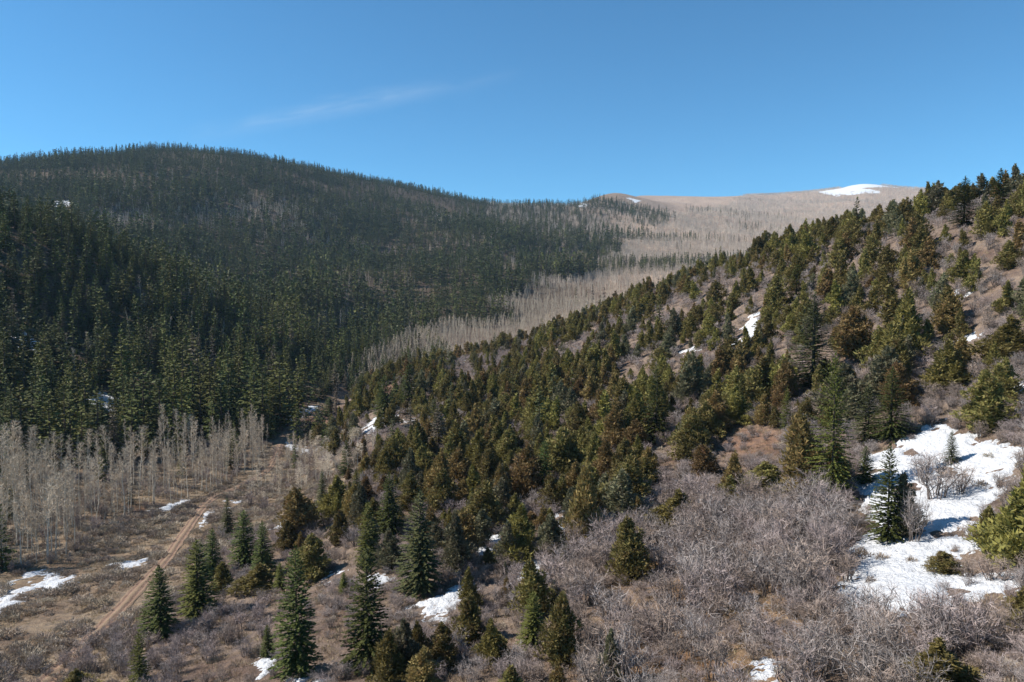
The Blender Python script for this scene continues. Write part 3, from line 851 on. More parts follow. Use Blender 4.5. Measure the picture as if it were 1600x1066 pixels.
# ------------------------------------------------------------------ where things grow
# hand-placed: kind, base column, base row, height px, width px, shape number, label
PLACED = [
    ("fir", 465, 1054, 184, 66, 0, "pointed dark fir with a hard shadow beside it at the bottom"),
    ("fir", 574, 1044, 176, 66, 3, "tall dark fir at the bottom, right of the pointed fir"),
    ("fir", 575, 884, 96, 36, 1, "slim fir rising straight behind the tall bottom fir"),
    ("fir", 609, 838, 96, 42, 0, "dark fir just behind and right of the slim fir"),
    ("fir", 657, 924, 150, 66, 2, "broad shaggy fir above the long ragged snow patch"),
    ("juniper", 716, 894, 104, 48, 5, "dark grey green juniper right of the broad shaggy fir"),
    ("fir", 537, 926, 30, 16, 1, "tiny young fir alone on brown grass between the two bottom firs"),
    ("fir", 504, 798, 62, 24, 2, "small blue green fir at the meadow edge"),
    ("fir", 542, 742, 54, 24, 0, "narrow dark fir above the meadow, behind the slope edge"),
    ("juniper", 487, 824, 46, 22, 5, "small dark juniper at the meadow edge, below the small blue green fir"),
    ("juniper", 450, 860, 50, 36, 0, "small rounded juniper on the meadow rim"),
    ("juniper", 491, 906, 72, 56, 3, "wide round juniper with a shaded snow scrap at its foot"),
    ("fir", 411, 902, 84, 36, 0, "rightmost fir of the dark clump beside the track"),
    ("fir", 382, 886, 84, 42, 3, "dark fir in the middle of the clump beside the track"),
    ("fir", 356, 834, 56, 22, 2, "thin pale fir behind the clump beside the track"),
    ("fir", 333, 900, 72, 32, 0, "narrow fir behind the broad fir near the track"),
    ("fir", 309, 964, 114, 54, 1, "broad fir on the bank above the track"),
    ("fir", 251, 996, 106, 54, 0, "bushy fir right beside the lower track"),
    ("juniper", 392, 924, 44, 58, 2, "low spreading yellow green juniper below the fir clump"),
    ("juniper", 346, 925, 50, 38, 0, "dark juniper leaning against the broad fir on the bank"),
    ("fir", 418, 1026, 46, 22, 0, "small fir above the thin snow streak at the bottom edge"),
    ("fir", 438, 922, 40, 20, 1, "little fir left of the pointed fir's tip"),
    ("fir", 219, 1085, 90, 32, 1, "fir cut by the bottom edge, near the lower track"),
    ("juniper", 128, 1080, 34, 44, 2, "low green juniper at the bottom edge left of the track"),
    ("fir", 851, 770, 80, 30, 5, "slim bright green fir in the middle of the juniper slope"),
    ("juniper", 822, 778, 88, 52, 1, "broad rusty juniper left of the slim bright fir"),
    ("juniper", 911, 862, 146, 56, 4, "tall rusty column juniper above the snow strip"),
    ("juniper", 970, 820, 96, 66, 5, "large grey green juniper right of the tall rusty column juniper"),
    ("juniper", 984, 902, 104, 60, 3, "thick dark juniper at the upper edge of the bare oak thicket"),
    ("juniper", 1045, 822, 62, 64, 2, "wide cone juniper standing alone above the oak thicket"),
    ("juniper", 1142, 782, 44, 38, 0, "small juniper at the top of the oak thicket"),
    ("juniper", 1205, 772, 52, 62, 3, "bushy dark juniper left of the tall green fir"),
    ("fir", 867, 942, 36, 20, 2, "small blue fir behind the bottom junipers in the middle"),
    ("fir", 834, 1012, 80, 42, 1, "green fir against the big olive juniper at the bottom"),
    ("juniper", 878, 1040, 118, 64, 0, "big olive juniper at the bottom middle"),
    ("juniper", 775, 1034, 70, 48, 2, "yellow green juniper at the bottom, left of the green fir"),
    ("juniper", 952, 1082, 94, 40, 5, "narrow dark juniper spire at the bottom edge"),
    ("juniper", 796, 1092, 52, 48, 0, "juniper top poking over the bottom edge below the yellow green juniper"),
    ("juniper", 606, 1078, 86, 62, 2, "juniper in front of the tall bottom fir"),
    ("juniper", 652, 1046, 76, 42, 0, "dark olive juniper above the bottom edge, left of the ragged snow patch"),
    ("juniper", 694, 1044, 68, 46, 3, "round juniper below the long ragged snow patch"),
    ("juniper", 732, 1004, 78, 50, 0, "juniper on the lower side of the long ragged snow patch"),
    ("juniper", 660, 1090, 72, 56, 1, "rusty juniper cut by the bottom edge"),
    ("juniper", 791, 904, 30, 12, 5, "thin dark juniper stub between two snow patches"),
    ("fir", 1300, 788, 230, 62, 7, "tallest green fir left of the large snow field"),
    ("juniper", 1258, 776, 138, 66, 1, "tall rusty juniper hugging the tallest green fir"),
    ("fir", 1352, 756, 58, 30, 0, "small dark fir at the upper left rim of the snow field"),
    ("fir", 1387, 848, 150, 52, 0, "dark layered fir standing in the snow field"),
    ("juniper", 1421, 842, 108, 42, 5, "dark juniper pressed against the layered fir in the snow"),
    ("fir", 1486, 726, 52, 24, 2, "thin young fir on top of the snow field"),
    ("juniper", 1582, 884, 170, 92, 2, "big rounded juniper at the right edge below the snow field"),
    ("juniper", 1543, 858, 74, 42, 0, "smaller juniper touching the big rounded one"),
    ("juniper", 1488, 1084, 86, 96, 2, "wide yellow green juniper at the bottom right edge"),
    ("juniper", 1606, 985, 74, 66, 0, "juniper cut by the right edge near the bottom"),
    ("juniper", 1486, 898, 36, 48, 3, "low juniper bush on the lower rim of the snow field"),
    ("fir", 1270, 604, 146, 84, 6, "largest blue green fir on the upper slope"),
    ("fir", 1244, 468, 54, 30, 1, "cone fir on the upper slope beside the short snow patch"),
    ("fir", 1392, 684, 110, 56, 8, "dark fir just above the snow field"),
    ("fir", 1356, 690, 88, 44, 2, "slimmer fir left of the dark fir above the snow field"),
    ("juniper", 1404, 566, 124, 62, 2, "big yellow green juniper high on the slope"),
    ("juniper", 1338, 560, 90, 60, 1, "rusty juniper right of the largest blue green fir"),
    ("juniper", 1470, 610, 84, 62, 2, "yellow juniper in the group above the snow field"),
    ("juniper", 1408, 640, 80, 52, 1, "rusty juniper under the big yellow green juniper"),
    ("juniper", 1540, 672, 104, 72, 0, "large olive juniper above the right end of the snow field"),
    ("juniper", 1560, 560, 74, 66, 2, "round yellow green juniper near the right edge, above the large olive one"),
    ("juniper", 1478, 520, 66, 44, 1, "rusty juniper up the slope from the yellow juniper group"),
    ("fir", 1506, 352, 76, 44, 8, "broad dark fir on the hill crest against the sky"),
    ("fir", 1562, 330, 66, 34, 0, "tall dark fir on the hill crest nearest the right edge"),
    ("juniper", 1574, 420, 50, 40, 0, "juniper under the crest near the right edge"),
    ("juniper", 1440, 410, 66, 40, 0, "dark olive juniper below the hill crest"),
    ("fir", 1026, 690, 112, 44, 3, "dark fir with a bare patch at its foot on mid slope"),
    ("juniper", 992, 694, 84, 44, 2, "yellow green juniper left of the dark mid-slope fir"),
    ("juniper", 1072, 716, 86, 52, 3, "wide olive juniper right of the dark mid-slope fir"),
    ("juniper", 935, 672, 70, 36, 4, "slim rusty juniper on mid slope"),
    ("juniper", 902, 684, 62, 40, 0, "olive juniper below the slim rusty juniper"),
    ("juniper", 690, 800, 74, 44, 0, "juniper on the slope above the broad shaggy fir"),
    ("juniper", 745, 830, 84, 56, 3, "dark heavy juniper above the bright middle snow patch"),
    ("juniper", 786, 806, 66, 48, 5, "grey juniper uphill of the bright middle snow patch"),
    ("fir", 566, 640, 56, 30, 0, "dark fir on the valley knoll"),
    ("fir", 640, 630, 62, 34, 3, "pair-like dark fir beside the red knoll"),
    ("fir", 602, 652, 66, 36, 0, "tall dark fir in front of the red knoll"),
    ("juniper", 530, 850, 58, 38, 0, "olive juniper at the meadow rim, right of the small dark one"),
    ("juniper", 552, 812, 58, 36, 1, "rusty juniper left of the slim fir behind the tall bottom fir"),
    ("juniper", 640, 796, 62, 42, 0, "olive juniper right of the dark fir on mid slope"),
    ("juniper", 604, 752, 54, 38, 2, "yellow green juniper up the slope from the slim fir"),
    ("juniper", 664, 748, 58, 40, 3, "round juniper uphill of the broad shaggy fir"),
    ("juniper", 716, 764, 66, 46, 1, "rusty juniper between the broad shaggy fir and the heavy dark juniper"),
    ("juniper", 766, 764, 68, 46, 0, "olive juniper uphill of the grey juniper"),
    ("juniper", 742, 724, 56, 42, 2, "yellow green juniper below the small mid-slope snow scrap"),
    ("juniper", 796, 728, 60, 44, 3, "dense olive juniper left of the broad rusty juniper's top"),
    ("juniper", 882, 742, 56, 36, 0, "olive juniper between the slim bright fir and the rusty column juniper"),
    ("juniper", 948, 752, 68, 46, 4, "rusty juniper behind the large grey green juniper"),
    ("juniper", 826, 842, 42, 44, 1, "low rusty juniper left of the snow strip"),
    ("juniper", 686, 860, 44, 34, 5, "small grey juniper between the shaggy fir and the dark grey green juniper"),
    ("juniper", 1010, 760, 50, 40, 0, "small olive juniper right of the large grey green juniper"),
    ("juniper", 1104, 748, 56, 44, 1, "rusty juniper left of the small thicket-top juniper"),
    ("juniper", 1160, 662, 66, 48, 2, "yellow green juniper above the bare earth patch"),
    ("juniper", 760, 886, 34, 30, 2, "small yellow green juniper just below the bright middle snow patch"),
    ("oak", 1462, 782, 74, 84, 0, "bare grey shrub in the middle of the snow field"),
    ("oak", 1500, 776, 50, 60, 2, "brown bare shrub on the right side of the snow field's middle"),
    ("oak", 1428, 850, 84, 60, 3, "dark bare shrub at the foot of the layered fir"),
    ("oak", 1444, 756, 50, 50, 1, "bare shrub behind the layered fir on the snow"),
    ("oak", 1556, 912, 40, 80, 2, "low brown shrub under the big rounded juniper"),
    ("oak", 1512, 906, 34, 60, 5, "low brown shrub on the lower tongue of the snow field"),
    ("sage", 1346, 874, 20, 30, 0, "round dark bush on the snow, nearest the oak thicket"),
    ("sage", 1378, 878, 16, 22, 1, "second small bush on the snow from the oak thicket"),
    ("sage", 1424, 882, 14, 18, 0, "third small bush on the snow, below the layered fir"),
    ("sage", 1362, 914, 14, 20, 2, "small bush on the lower snow, below the row of three"),
    ("sage", 1532, 762, 14, 20, 0, "small bush on the upper right of the snow field"),
    ("sage", 1545, 716, 10, 16, 2, "tiny bush near the top right of the snow field"),
    ("fir", 516, 650, 30, 24, 0, "small dark fir on the red earth bank"),
]
ND = {"fir": (10.0, 4.0), "juniper": (5.0, 3.0), "oak": (3.0, 3.4), "aspen": (13.0, 3.0), "sage": (0.6, 1.2)}
plants = []        # dict(kind, x, y, z, sz, sxy, rot, var, lod, label)
for kind, u, v, hp, wp_, var, lab in PLACED:
    p = at(u, v)
    uu, vv, dep = project(*p)
    # vertical extent seen from above is shortened by the angle of view
    dn = math.hypot(p[0], p[1]) / np.linalg.norm(p)
    hgt = hp * float(dep) / FPX / dn; wid = wp_ * float(dep) / FPX
    plants.append(dict(kind=kind, p=p, sz=hgt / ND[kind][0], sxy=wid / ND[kind][1] * (1.42 if kind == "juniper" else 1.15), rot=rng.uniform(0, 6.28), var=var, lod="hi", label=lab, h=hgt, w=wid, hand=True))
hand_uv = np.array([[*project(*q["p"])[:2], q["h"], q["w"]] for q in plants])
hand_xy = np.array([[q["p"][0], q["p"][1], q["w"]] for q in plants])


def scatter(rmin, rmax, umin, umax, spacing, seed):
    """Jittered points over the land inside the bearings umin..umax."""
    g = np.random.default_rng(seed)
    t0, t1 = math.atan((umin - CX) / FPX), math.atan((umax - CX) / FPX)
    x0, x1 = rmax * min(math.sin(t0), 0), rmax * max(math.sin(t1), 0)
    gx, gy = np.meshgrid(np.arange(x0, x1 + spacing, spacing), np.arange(0, rmax + spacing, spacing), indexing='ij')
    x = gx.ravel(); y = gy.ravel()
    th = np.arctan2(x, y); r_ = np.hypot(x, y)
    k = (r_ > rmin - spacing) & (r_ < rmax + spacing) & (th > t0 - 0.05) & (th < t1 + 0.05)
    x, y = x[k], y[k]
    x = x + g.uniform(-0.5, 0.5, len(x)) * spacing * 0.95; y = y + g.uniform(-0.5, 0.5, len(x)) * spacing * 0.95
    th = np.arctan2(x, y); r_ = np.hypot(x, y)
    k = (r_ > rmin) & (r_ < rmax) & (th > t0) & (th < t1)
    x, y = x[k], y[k]
    z = H(x, y)
    u, v, dep = project(x, y, z)
    return dict(x=x, y=y, z=z, r=np.hypot(x, y), u=u, v=v, q=Q(x, y), g=g, rnd=g.random(len(x)))


def in_snow(x, y, first=100):
    k = np.zeros(x.shape, bool)
    for P in snow_masks[:first]: k |= inside(P, x, y)
    return k


def clear_of_hand(d, factor=0.42):
    k = np.ones(len(d["x"]), bool)
    for hx, hy, hw in hand_xy: k &= np.hypot(d["x"] - hx, d["y"] - hy) > hw * factor + 0.5
    return k


def shows_over_hand(d, h_px):
    """True where a plant would cover a hand-placed tree that stands behind it."""
    k = np.zeros(len(d["x"]), bool)
    for (hu, hv, hh, hw), q in zip(hand_uv, plants):
        dep = math.hypot(q["p"][0], q["p"][1]); hpx = q["h"] / dep * FPX; wpx = q["w"] / dep * FPX
        k |= (np.abs(d["u"] - hu) < wpx * 0.36) & (d["v"] > hv) & (d["v"] - h_px < hv - 0.5 * hpx)
    return k


ASPEN_GROVE = [(-500,890),(-500,770),(0,752),(190,728),(330,698),(440,690),(520,712),(505,735),(440,762),(330,770),(215,800),(130,866),(0,906)]
OPEN = [[(520,960),(470,900),(540,850),(640,900),(640,980),(560,1000)], [(1010,705),(1060,690),(1090,730),(1040,760)], [(418,690),(424,655),(470,628),(548,612),(556,636),(520,655),(476,684)], [(598,630),(600,604),(620,604),(616,630)],
        [(1120,700),(1170,660),(1235,690),(1225,720),(1150,735)], [(1320,575),(1345,545),(1362,560),(1350,590)]]
OAK_THICK = [(880,870),(1010,800),(1100,780),(1230,770),(1340,800),(1330,900),(1290,965),(1620,960),(1700,1100),(880,1150),(850,960)]
OAK_SPARSE = [(1080,960),(1270,930),(1260,1090),(1000,1100),(1010,1000)]
BANK = [(230,1066),(250,1000),(330,965),(430,960),(440,1066)]
pool = []          # scattered plants as arrays per kind


def add(kind, d, k, h, w, var_n, pick=None):
    n = int(k.sum())
    g = d["g"]
    pool.append(dict(kind=kind, x=d["x"][k], y=d["y"][k], z=d["z"][k], u=d["u"][k], v=d["v"][k], r=d["r"][k], q=d["q"][k],
                     h=np.broadcast_to(h, d["x"].shape)[k] if np.ndim(h) else np.full(n, h), w=np.broadcast_to(w, d["x"].shape)[k] if np.ndim(w) else np.full(n, w),
                     rot=g.uniform(0, 6.28, n), var=g.integers(0, 1000, n) if pick is None else pick[k]))


# --- junipers on the near slope
d = scatter(38, 460, -60, 1700, 4.1, 21)
valley = inside(MEADOW, d["u"], d["v"]) | inside(ASPEN_GROVE, d["u"], d["v"]) | inside(BANK, d["u"], d["v"])
slope = (d["q"] < 5.75) & ~((d["u"] < 480) & (d["q"] > 3.9)) & ~valley & (d["u"] > 235)
dens = fbm(d["x"], d["y"], 16.0, 3, 71)
prob = 0.22 + 0.95 * sm(0.40, 0.62, dens)
prob = np.where(d["r"] > 150, prob * 0.8, prob)
prob = prob * np.interp(d["u"], [900, 1100, 1600], [1.0, 1.55, 1.6])
prob = np.where((d["v"] > 890) | inside([(1330,665),(1470,640),(1640,668),(1640,1000),(1330,1000)], d["u"], d["v"]), 0.0, prob)
prob = np.where((d["v"] > 760) & (d["u"] < 1330), prob * np.where((d["u"] > 520) & (d["u"] < 1000) & (d["v"] < 870), 1.25, 0.55), prob)
for P in OPEN: prob = np.where(inside(P, d["u"], d["v"]), 0.0, prob)
prob = np.where(inside(OAK_THICK, d["u"], d["v"]), 0.0, prob)
hj = (2.8 + 5.4 * d["g"].random(len(d["x"])) ** 1.2) * (0.85 + 0.3 * sm(0.35, 0.65, dens))
hpx = hj / d["r"] * FPX * 0.93
ok = slope & (d["rnd"] < prob) & ~in_snow(d["x"], d["y"], 26) & clear_of_hand(d) & ~shows_over_hand(d, hpx)
add("juniper", d, ok, hj, hj * d["g"].uniform(0.6, 1.0, len(hj)), 8)
# the woodland running on down through the centre
d = scatter(48, 150, 480, 1100, 4.6, 52)
low = inside([(530,735),(800,700),(1000,690),(1020,790),(985,850),(900,870),(820,885),(700,900),(560,890),(510,810)], d["u"], d["v"])
bot = inside([(500,900),(900,890),(930,1000),(900,1090),(480,1090)], d["u"], d["v"]) & ~inside(OPEN[0], d["u"], d["v"])
hj = 2.6 + 3.8 * d["g"].random(len(d["x"])) ** 1.2
ok = ((low & (d["rnd"] < 0.62)) | (bot & (d["rnd"] < 0.16))) & ~in_snow(d["x"], d["y"], 26) & clear_of_hand(d, 0.5) & ~shows_over_hand(d, hj / d["r"] * FPX * 0.93)
add("juniper", d, ok, hj, hj * d["g"].uniform(0.6, 0.95, len(hj)), 8)
# a few firs among them
d = scatter(95, 460, 440, 1640, 15.0, 22)
fz = (d["q"] < 5.6) & (d["rnd"] < np.where(d["u"] < 720, 0.75, 0.22)) & ~inside(MEADOW, d["u"], d["v"]) & ~in_snow(d["x"], d["y"], 26) & clear_of_hand(d)
for P in OPEN: fz &= ~inside(P, d["u"], d["v"])
hf = 5.5 + 5.0 * d["g"].random(len(d["x"]))
fz &= ~shows_over_hand(d, hf / d["r"] * FPX)
add("fir", d, fz, hf, hf * d["g"].uniform(0.3, 0.45, len(hf)), 8)
# --- bare oak scrub on the near slope
d = scatter(40, 420, -60, 1720, 2.3, 23)
dens = fbm(d["x"], d["y"], 9.0, 3, 77)
thick = inside(OAK_THICK, d["u"], d["v"]); sparse = inside(OAK_SPARSE, d["u"], d["v"])
prob = np.where(thick, 0.85, 0.22 + 0.75 * sm(0.38, 0.58, dens))
prob = np.where((d["u"] > 800) & (d["r"] > 85) & (d["r"] < 260), np.maximum(prob * 1.25, 0.45), prob)
prob = np.where(sparse, 0.35, prob)
prob = np.where(inside(BANK, d["u"], d["v"]), 0.75, prob)
prob = np.where((d["u"] < 700) & (d["v"] > 860) & ~inside(BANK, d["u"], d["v"]), 0.22 * prob, prob)
for P in OPEN: prob = np.where(inside(P, d["u"], d["v"]), 0.03, prob)

so = (d["q"] < 5.7) & ~((d["u"] < 480) & (d["q"] > 4.2)) & ~inside(MEADOW, d["u"], d["v"]) & (d["u"] > 200)
ho = (1.5 + 1.3 * d["g"].random(len(d["x"]))) * np.where(thick, 1.65, 1.0) * np.where(d["v"] > 960, 0.85, 1.0)
ho = np.where((d["u"] < 700) & (d["v"] > 860) & ~inside(BANK, d["u"], d["v"]), ho * 0.6, ho)
ok = so & (d["rnd"] < prob) & ~in_snow(d["x"], d["y"], 26) & clear_of_hand(d, 0.3) & ~shows_over_hand(d, ho / d["r"] * FPX * 1.25)
add("oak", d, ok, ho, ho * d["g"].uniform(0.95, 1.4, len(ho)), 6)
# low brush close by
d = scatter(38, 135, 150, 1720, 1.25, 35)
dens = fbm(d["x"], d["y"], 5.0, 3, 79)
hb = 0.6 + 1.0 * d["g"].random(len(d["x"]))
ok = (d["rnd"] < 0.75 * sm(0.32, 0.55, dens)) & ~inside(MEADOW, d["u"], d["v"]) & ~(in_snow(d["x"], d["y"], 26) & (d["g"].random(len(hb)) < 0.93)) & clear_of_hand(d, 0.3)
add("oak", d, ok, hb, hb * d["g"].uniform(1.2, 1.9, len(hb)), 6)
d = scatter(60, 115, -120, 330, 1.7, 38)
ok = inside([(-160,1140),(-160,1020),(40,1046),(104,1030),(150,1004),(205,975),(250,1000),(300,1140)], d["u"], d["v"]) & (d["rnd"] < 0.8) & clear_of_hand(d, 0.3)
hb = 1.0 + 1.1 * d["g"].random(len(d["x"]))
add("oak", d, ok, hb, hb * d["g"].uniform(1.0, 1.5, len(hb)), 6)
# --- meadow: sage mounds and low shrubs
d = scatter(60, 240, -120, 620, 1.35, 24)
md = (inside(MEADOW, d["u"], d["v"]) | (inside(ASPEN_GROVE, d["u"], d["v"]) & (d["rnd"] < 0.4))) & (track_dist(d["x"], d["y"])[0] > 1.25)
dens = fbm(d["x"], d["y"], 7.0, 3, 81)
ok = md & (d["rnd"] < 0.2 + 0.75 * sm(0.38, 0.58, dens)) & ~in_snow(d["x"], d["y"], 26) & clear_of_hand(d)
hs = 0.55 + 0.75 * d["g"].random(len(d["x"])) ** 2
add("sage", d, ok, hs, hs * d["g"].uniform(1.8, 2.8, len(hs)), 4)
d2 = scatter(40, 120, 200, 1700, 1.9, 29)
ok = (d2["rnd"] < 0.25) & ~inside(MEADOW, d2["u"], d2["v"]) & clear_of_hand(d2, 0.3) & ~in_snow(d2["x"], d2["y"], 26)
hs = 0.4 + 0.5 * d2["g"].random(len(d2["x"])) ** 2
add("sage", d2, ok, hs, hs * d2["g"].uniform(1.6, 2.4, len(hs)), 4)
d = scatter(90, 260, -120, 640, 4.5, 30)
mo = inside(MEADOW, d["u"], d["v"]) & (d["v"] < 905) & (track_dist(d["x"], d["y"])[0] > 4)
edge = inside([(430,700),(560,690),(600,730),(540,760),(420,770),(330,770),(330,740)], d["u"], d["v"])
ok = ((mo & (d["rnd"] < 0.16)) | (edge & (d["rnd"] < 0.6))) & ~in_snow(d["x"], d["y"], 26)
ho = 1.5 + 1.8 * d["g"].random(len(d["x"]))
add("oak", d, ok, ho, ho * d["g"].uniform(0.7, 1.1, len(ho)), 6)
# --- the aspen grove by the creek
d = scatter(110, 300, -140, 560, 2.3, 25)
ag = inside(ASPEN_GROVE, d["u"], d["v"]) & ~(inside(OPEN[2], d["u"], d["v"]))
dens = fbm(d["x"], d["y"], 14.0, 2, 83)
ok = ag & (d["rnd"] < (0.2 + 0.6 * sm(0.40, 0.58, dens)) * np.interp(d["u"], [330, 440], [1, 0.7])) & (track_dist(d["x"], d["y"])[0] > 3)
ha = (5.5 + 8.0 * d["g"].random(len(d["x"])) ** 0.8) * np.interp(d["u"], [0, 180, 230, 400, 450], [1.1, 1.0, 1.15, 0.95, 0.45])
add("aspen", d, ok, ha, ha * d["g"].uniform(0.2, 0.3, len(ha)), 5)
d = scatter(110, 290, -140, 560, 3.2, 36)      # brush under the aspens
ok = inside(ASPEN_GROVE, d["u"], d["v"]) & (d["rnd"] < 0.6) & (track_dist(d["x"], d["y"])[0] > 3)
ho = 1.2 + 2.4 * d["g"].random(len(d["x"])) ** 1.5
add("oak", d, ok, ho, ho * d["g"].uniform(0.7, 1.1, len(ho)), 6)
d = scatter(130, 290, -140, 520, 9.0, 37)      # and a few firs
ok = inside(ASPEN_GROVE, d["u"], d["v"]) & (d["rnd"] < 0.22) & (track_dist(d["x"], d["y"])[0] > 6)
hf = 4.0 + 7.0 * d["g"].random(len(d["x"]))
add("fir", d, ok, hf, hf * 0.36, 8)
d = scatter(200, 560, 420, 700, 4.6, 39)
zone = (d["q"] > 5.35) & (d["q"] < 7.0) & ~inside(ASPEN_GROVE, d["u"], d["v"]) & ~inside(MEADOW, d["u"], d["v"]) & ~in_snow(d["x"], d["y"], 26)
for P in OPEN: zone &= ~inside(P, d["u"], d["v"])
hf = 5.5 + 8.5 * d["g"].random(len(d["x"]))
add("fir", d, zone & (d["rnd"] < 0.5), hf, hf * d["g"].uniform(0.28, 0.4, len(hf)), 8)
ha = 5.0 + 6.0 * d["g"].random(len(d["x"]))
add("aspen", d, zone & (d["rnd"] > 0.6), ha, ha * 0.28, 5)
d = scatter(140, 300, 330, 620, 2.6, 51)      # pale saplings on the flat beyond the track's end
ok = inside([(350,775),(420,715),(440,692),(520,688),(590,704),(560,735),(500,765),(420,790)], d["u"], d["v"]) & (d["rnd"] < 0.5) & (track_dist(d["x"], d["y"])[0] > 3) & ~in_snow(d["x"], d["y"], 26)
ha = 2.6 + 3.6 * d["g"].random(len(d["x"])) ** 1.5
add("aspen", d, ok, ha, ha * d["g"].uniform(0.45, 0.7, len(ha)), 5)
# --- far side of the creek: spruce and fir forest, near part
GREY_PATCH = [(440,330,70,24),(200,350,70,24),(560,460,70,18),(130,560,26,16),(300,475,60,14),(340,330,30,16),(520,505,60,14),(720,330,60,14)]


def forest_mix(d):
    f = fbm(d["x"], d["y"], 130.0, 4, 91)
    g_ = 0.22 * sm(0.54, 0.68, f)
    for (a_, b_, ra, rb) in GREY_PATCH:
        g_ = g_ + 0.85 * np.exp(-(((d["u"] - a_) / ra) ** 2 + ((d["v"] - b_) / rb) ** 2))
    return np.clip(g_, 0, 0.85)


def forest_side(d):
    """0 = spruce forest, 1 = the bare aspen country up the canyon."""
    edge_u = 640 + 90 * (d["q"] - 7) + 120 * (fbm(d["x"], d["y"], 150.0, 3, 95) - .5)
    return d["u"], edge_u


for (r0, r1, spc, seed) in ((190, 620, 5.6, 26), (620, 1250, 6.8, 27), (1250, 2050, 8.0, 28)):
    d = scatter(r0, r1, -140, 1120, spc, seed)
    base = (d["q"] > 6.75) & (d["q"] < 12.35) & ~inside(ASPEN_GROVE, d["u"], d["v"])
    canyon_line = np.interp(d["u"], [0, 600, 640, 800, 900, 1000, 1060, 1120], [6.75, 6.85, 7.3, 7.65, 8.2, 9.3, 11.0, 12.2])
    mixv = np.interp(d["u"], [0, 640, 780, 860, 960, 1060, 1120], [0, 0, 0.25, 0.5, 0.68, 0.85, 0.95]) * sm(8.3, 11.0, d["q"]) + 0.15 * sm(700, 900, d["u"])
    canyon_line = canyon_line + 2.0 * sm(600, 760, d["u"]) * (fbm(d["x"], d["y"], 90.0, 3, 94) - 0.5)
    grey = np.clip(forest_mix(d) + mixv * (0.55 + 0.9 * (fbm(d["x"], d["y"], 110, 3, 97) - 0.3)), 0, 0.95)
    knoll = np.exp(-(((d["u"] - 965) / 85) ** 2 + ((d["v"] - 330) / 22) ** 2))
    grey = np.clip(grey - 0.6 * knoll, 0, 1)
    grey = grey * np.where(d["u"] < 760, sm(11.6, 10.8, d["q"]), 1.0)
    r2 = d["g"].random(len(d["x"]))
    stand = fbm(d["x"], d["y"], 95.0, 3, 191)
    spr = base & (d["q"] > canyon_line) & (d["rnd"] < 0.35 + 1.1 * sm(0.33, 0.5, fbm(d["x"], d["y"], 70.0, 4, 193))) & (r2 > grey) & (d["rnd"] < 0.65 + 0.5 * sm(0.3, 0.5, fbm(d["x"], d["y"], 45.0, 3, 93)))
    spr &= ~in_snow(d["x"], d["y"])
    hf = (8.0 + 15.0 * d["g"].random(len(d["x"])) ** 1.6) * (0.55 + 0.95 * fbm(d["x"], d["y"], 80.0, 3, 92)); hf = hf * np.interp(d["r"], [500, 700, 1200, 1600], [1.0, 1.12, 1.05, 0.78])
    pick = np.floor(np.clip((stand - 0.3) / 0.4, 0, 0.999) * 5 + d["g"].normal(0, 0.8, len(hf))).astype(int) % 5      # neighbours are alike: stands of one tint
    pick = np.array([0, 7, 2, 1, 4])[pick]; pick = np.where(d["g"].random(len(hf)) < 0.04, 5, pick)
    add("fir", d, spr, hf, hf * d["g"].uniform(0.25, 0.46, len(hf)), 8, pick)
    asp = base & (d["q"] > canyon_line) & (r2 <= grey) & (d["rnd"] < 0.8)
    ha = 8.0 + 4.0 * d["g"].random(len(d["x"]))
    add("aspen", d, asp, ha, ha * 0.25, 5)
# --- aspens along the canyon floor and the bare mountain
for (r0, r1, spc, seed) in ((330, 700, 3.6, 31), (700, 1400, 6.0, 32), (1400, 2500, 10.0, 33), (2500, 4300, 15.0, 34)):
    d = scatter(r0, r1, 560, 1640, spc, seed)
    canyon_line = np.interp(d["u"], [0, 600, 640, 800, 900, 1000, 1060, 1120, 1200], [6.75, 6.85, 7.3, 7.65, 8.2, 9.3, 11.0, 12.2, 17])
    canyon_line = canyon_line + 2.0 * sm(600, 760, d["u"]) * (fbm(d["x"], d["y"], 90.0, 3, 94) - 0.5)
    low = np.interp(d["u"], [560, 640, 700, 1000, 1640], [6.4, 6.1, 5.7, 5.6, 5.6])
    zone = (d["q"] > low) & (d["q"] < canyon_line) & (d["q"] < 15.3) & ~in_snow(d["x"], d["y"])
    strip = sm(0.52, 0.66, fbm(d["x"] * 0.6, d["y"], 160.0, 3, 99)) * np.interp(d["q"], [6.5, 8, 11, 13], [0.15, 0.5, 0.35, 0.03]) * sm(1280, 1150, d["u"])
    r2 = d["g"].random(len(d["x"]))
    ha = np.where(d["r"] > 1400, 10.0, 8.0) + 4.5 * d["g"].random(len(d["x"]))
    add("aspen", d, zone & (r2 > strip) & (d["rnd"] < 0.9), ha, ha * 0.27, 5)
    hf = 10.0 + 7.0 * d["g"].random(len(d["x"]))
    add("fir", d, zone & (r2 <= strip), hf, hf * 0.26, 8)

# ------------------------------------------------------------------ which plants stand as single objects
ALL = {}
for pz in pool:
    kd = pz["kind"]
    for key, val in pz.items():
        if key != "kind": ALL.setdefault(kd, {}).setdefault(key, []).append(val)
ALL = {k: {a_: np.concatenate(b_) for a_, b_ in v.items()} for k, v in ALL.items()}
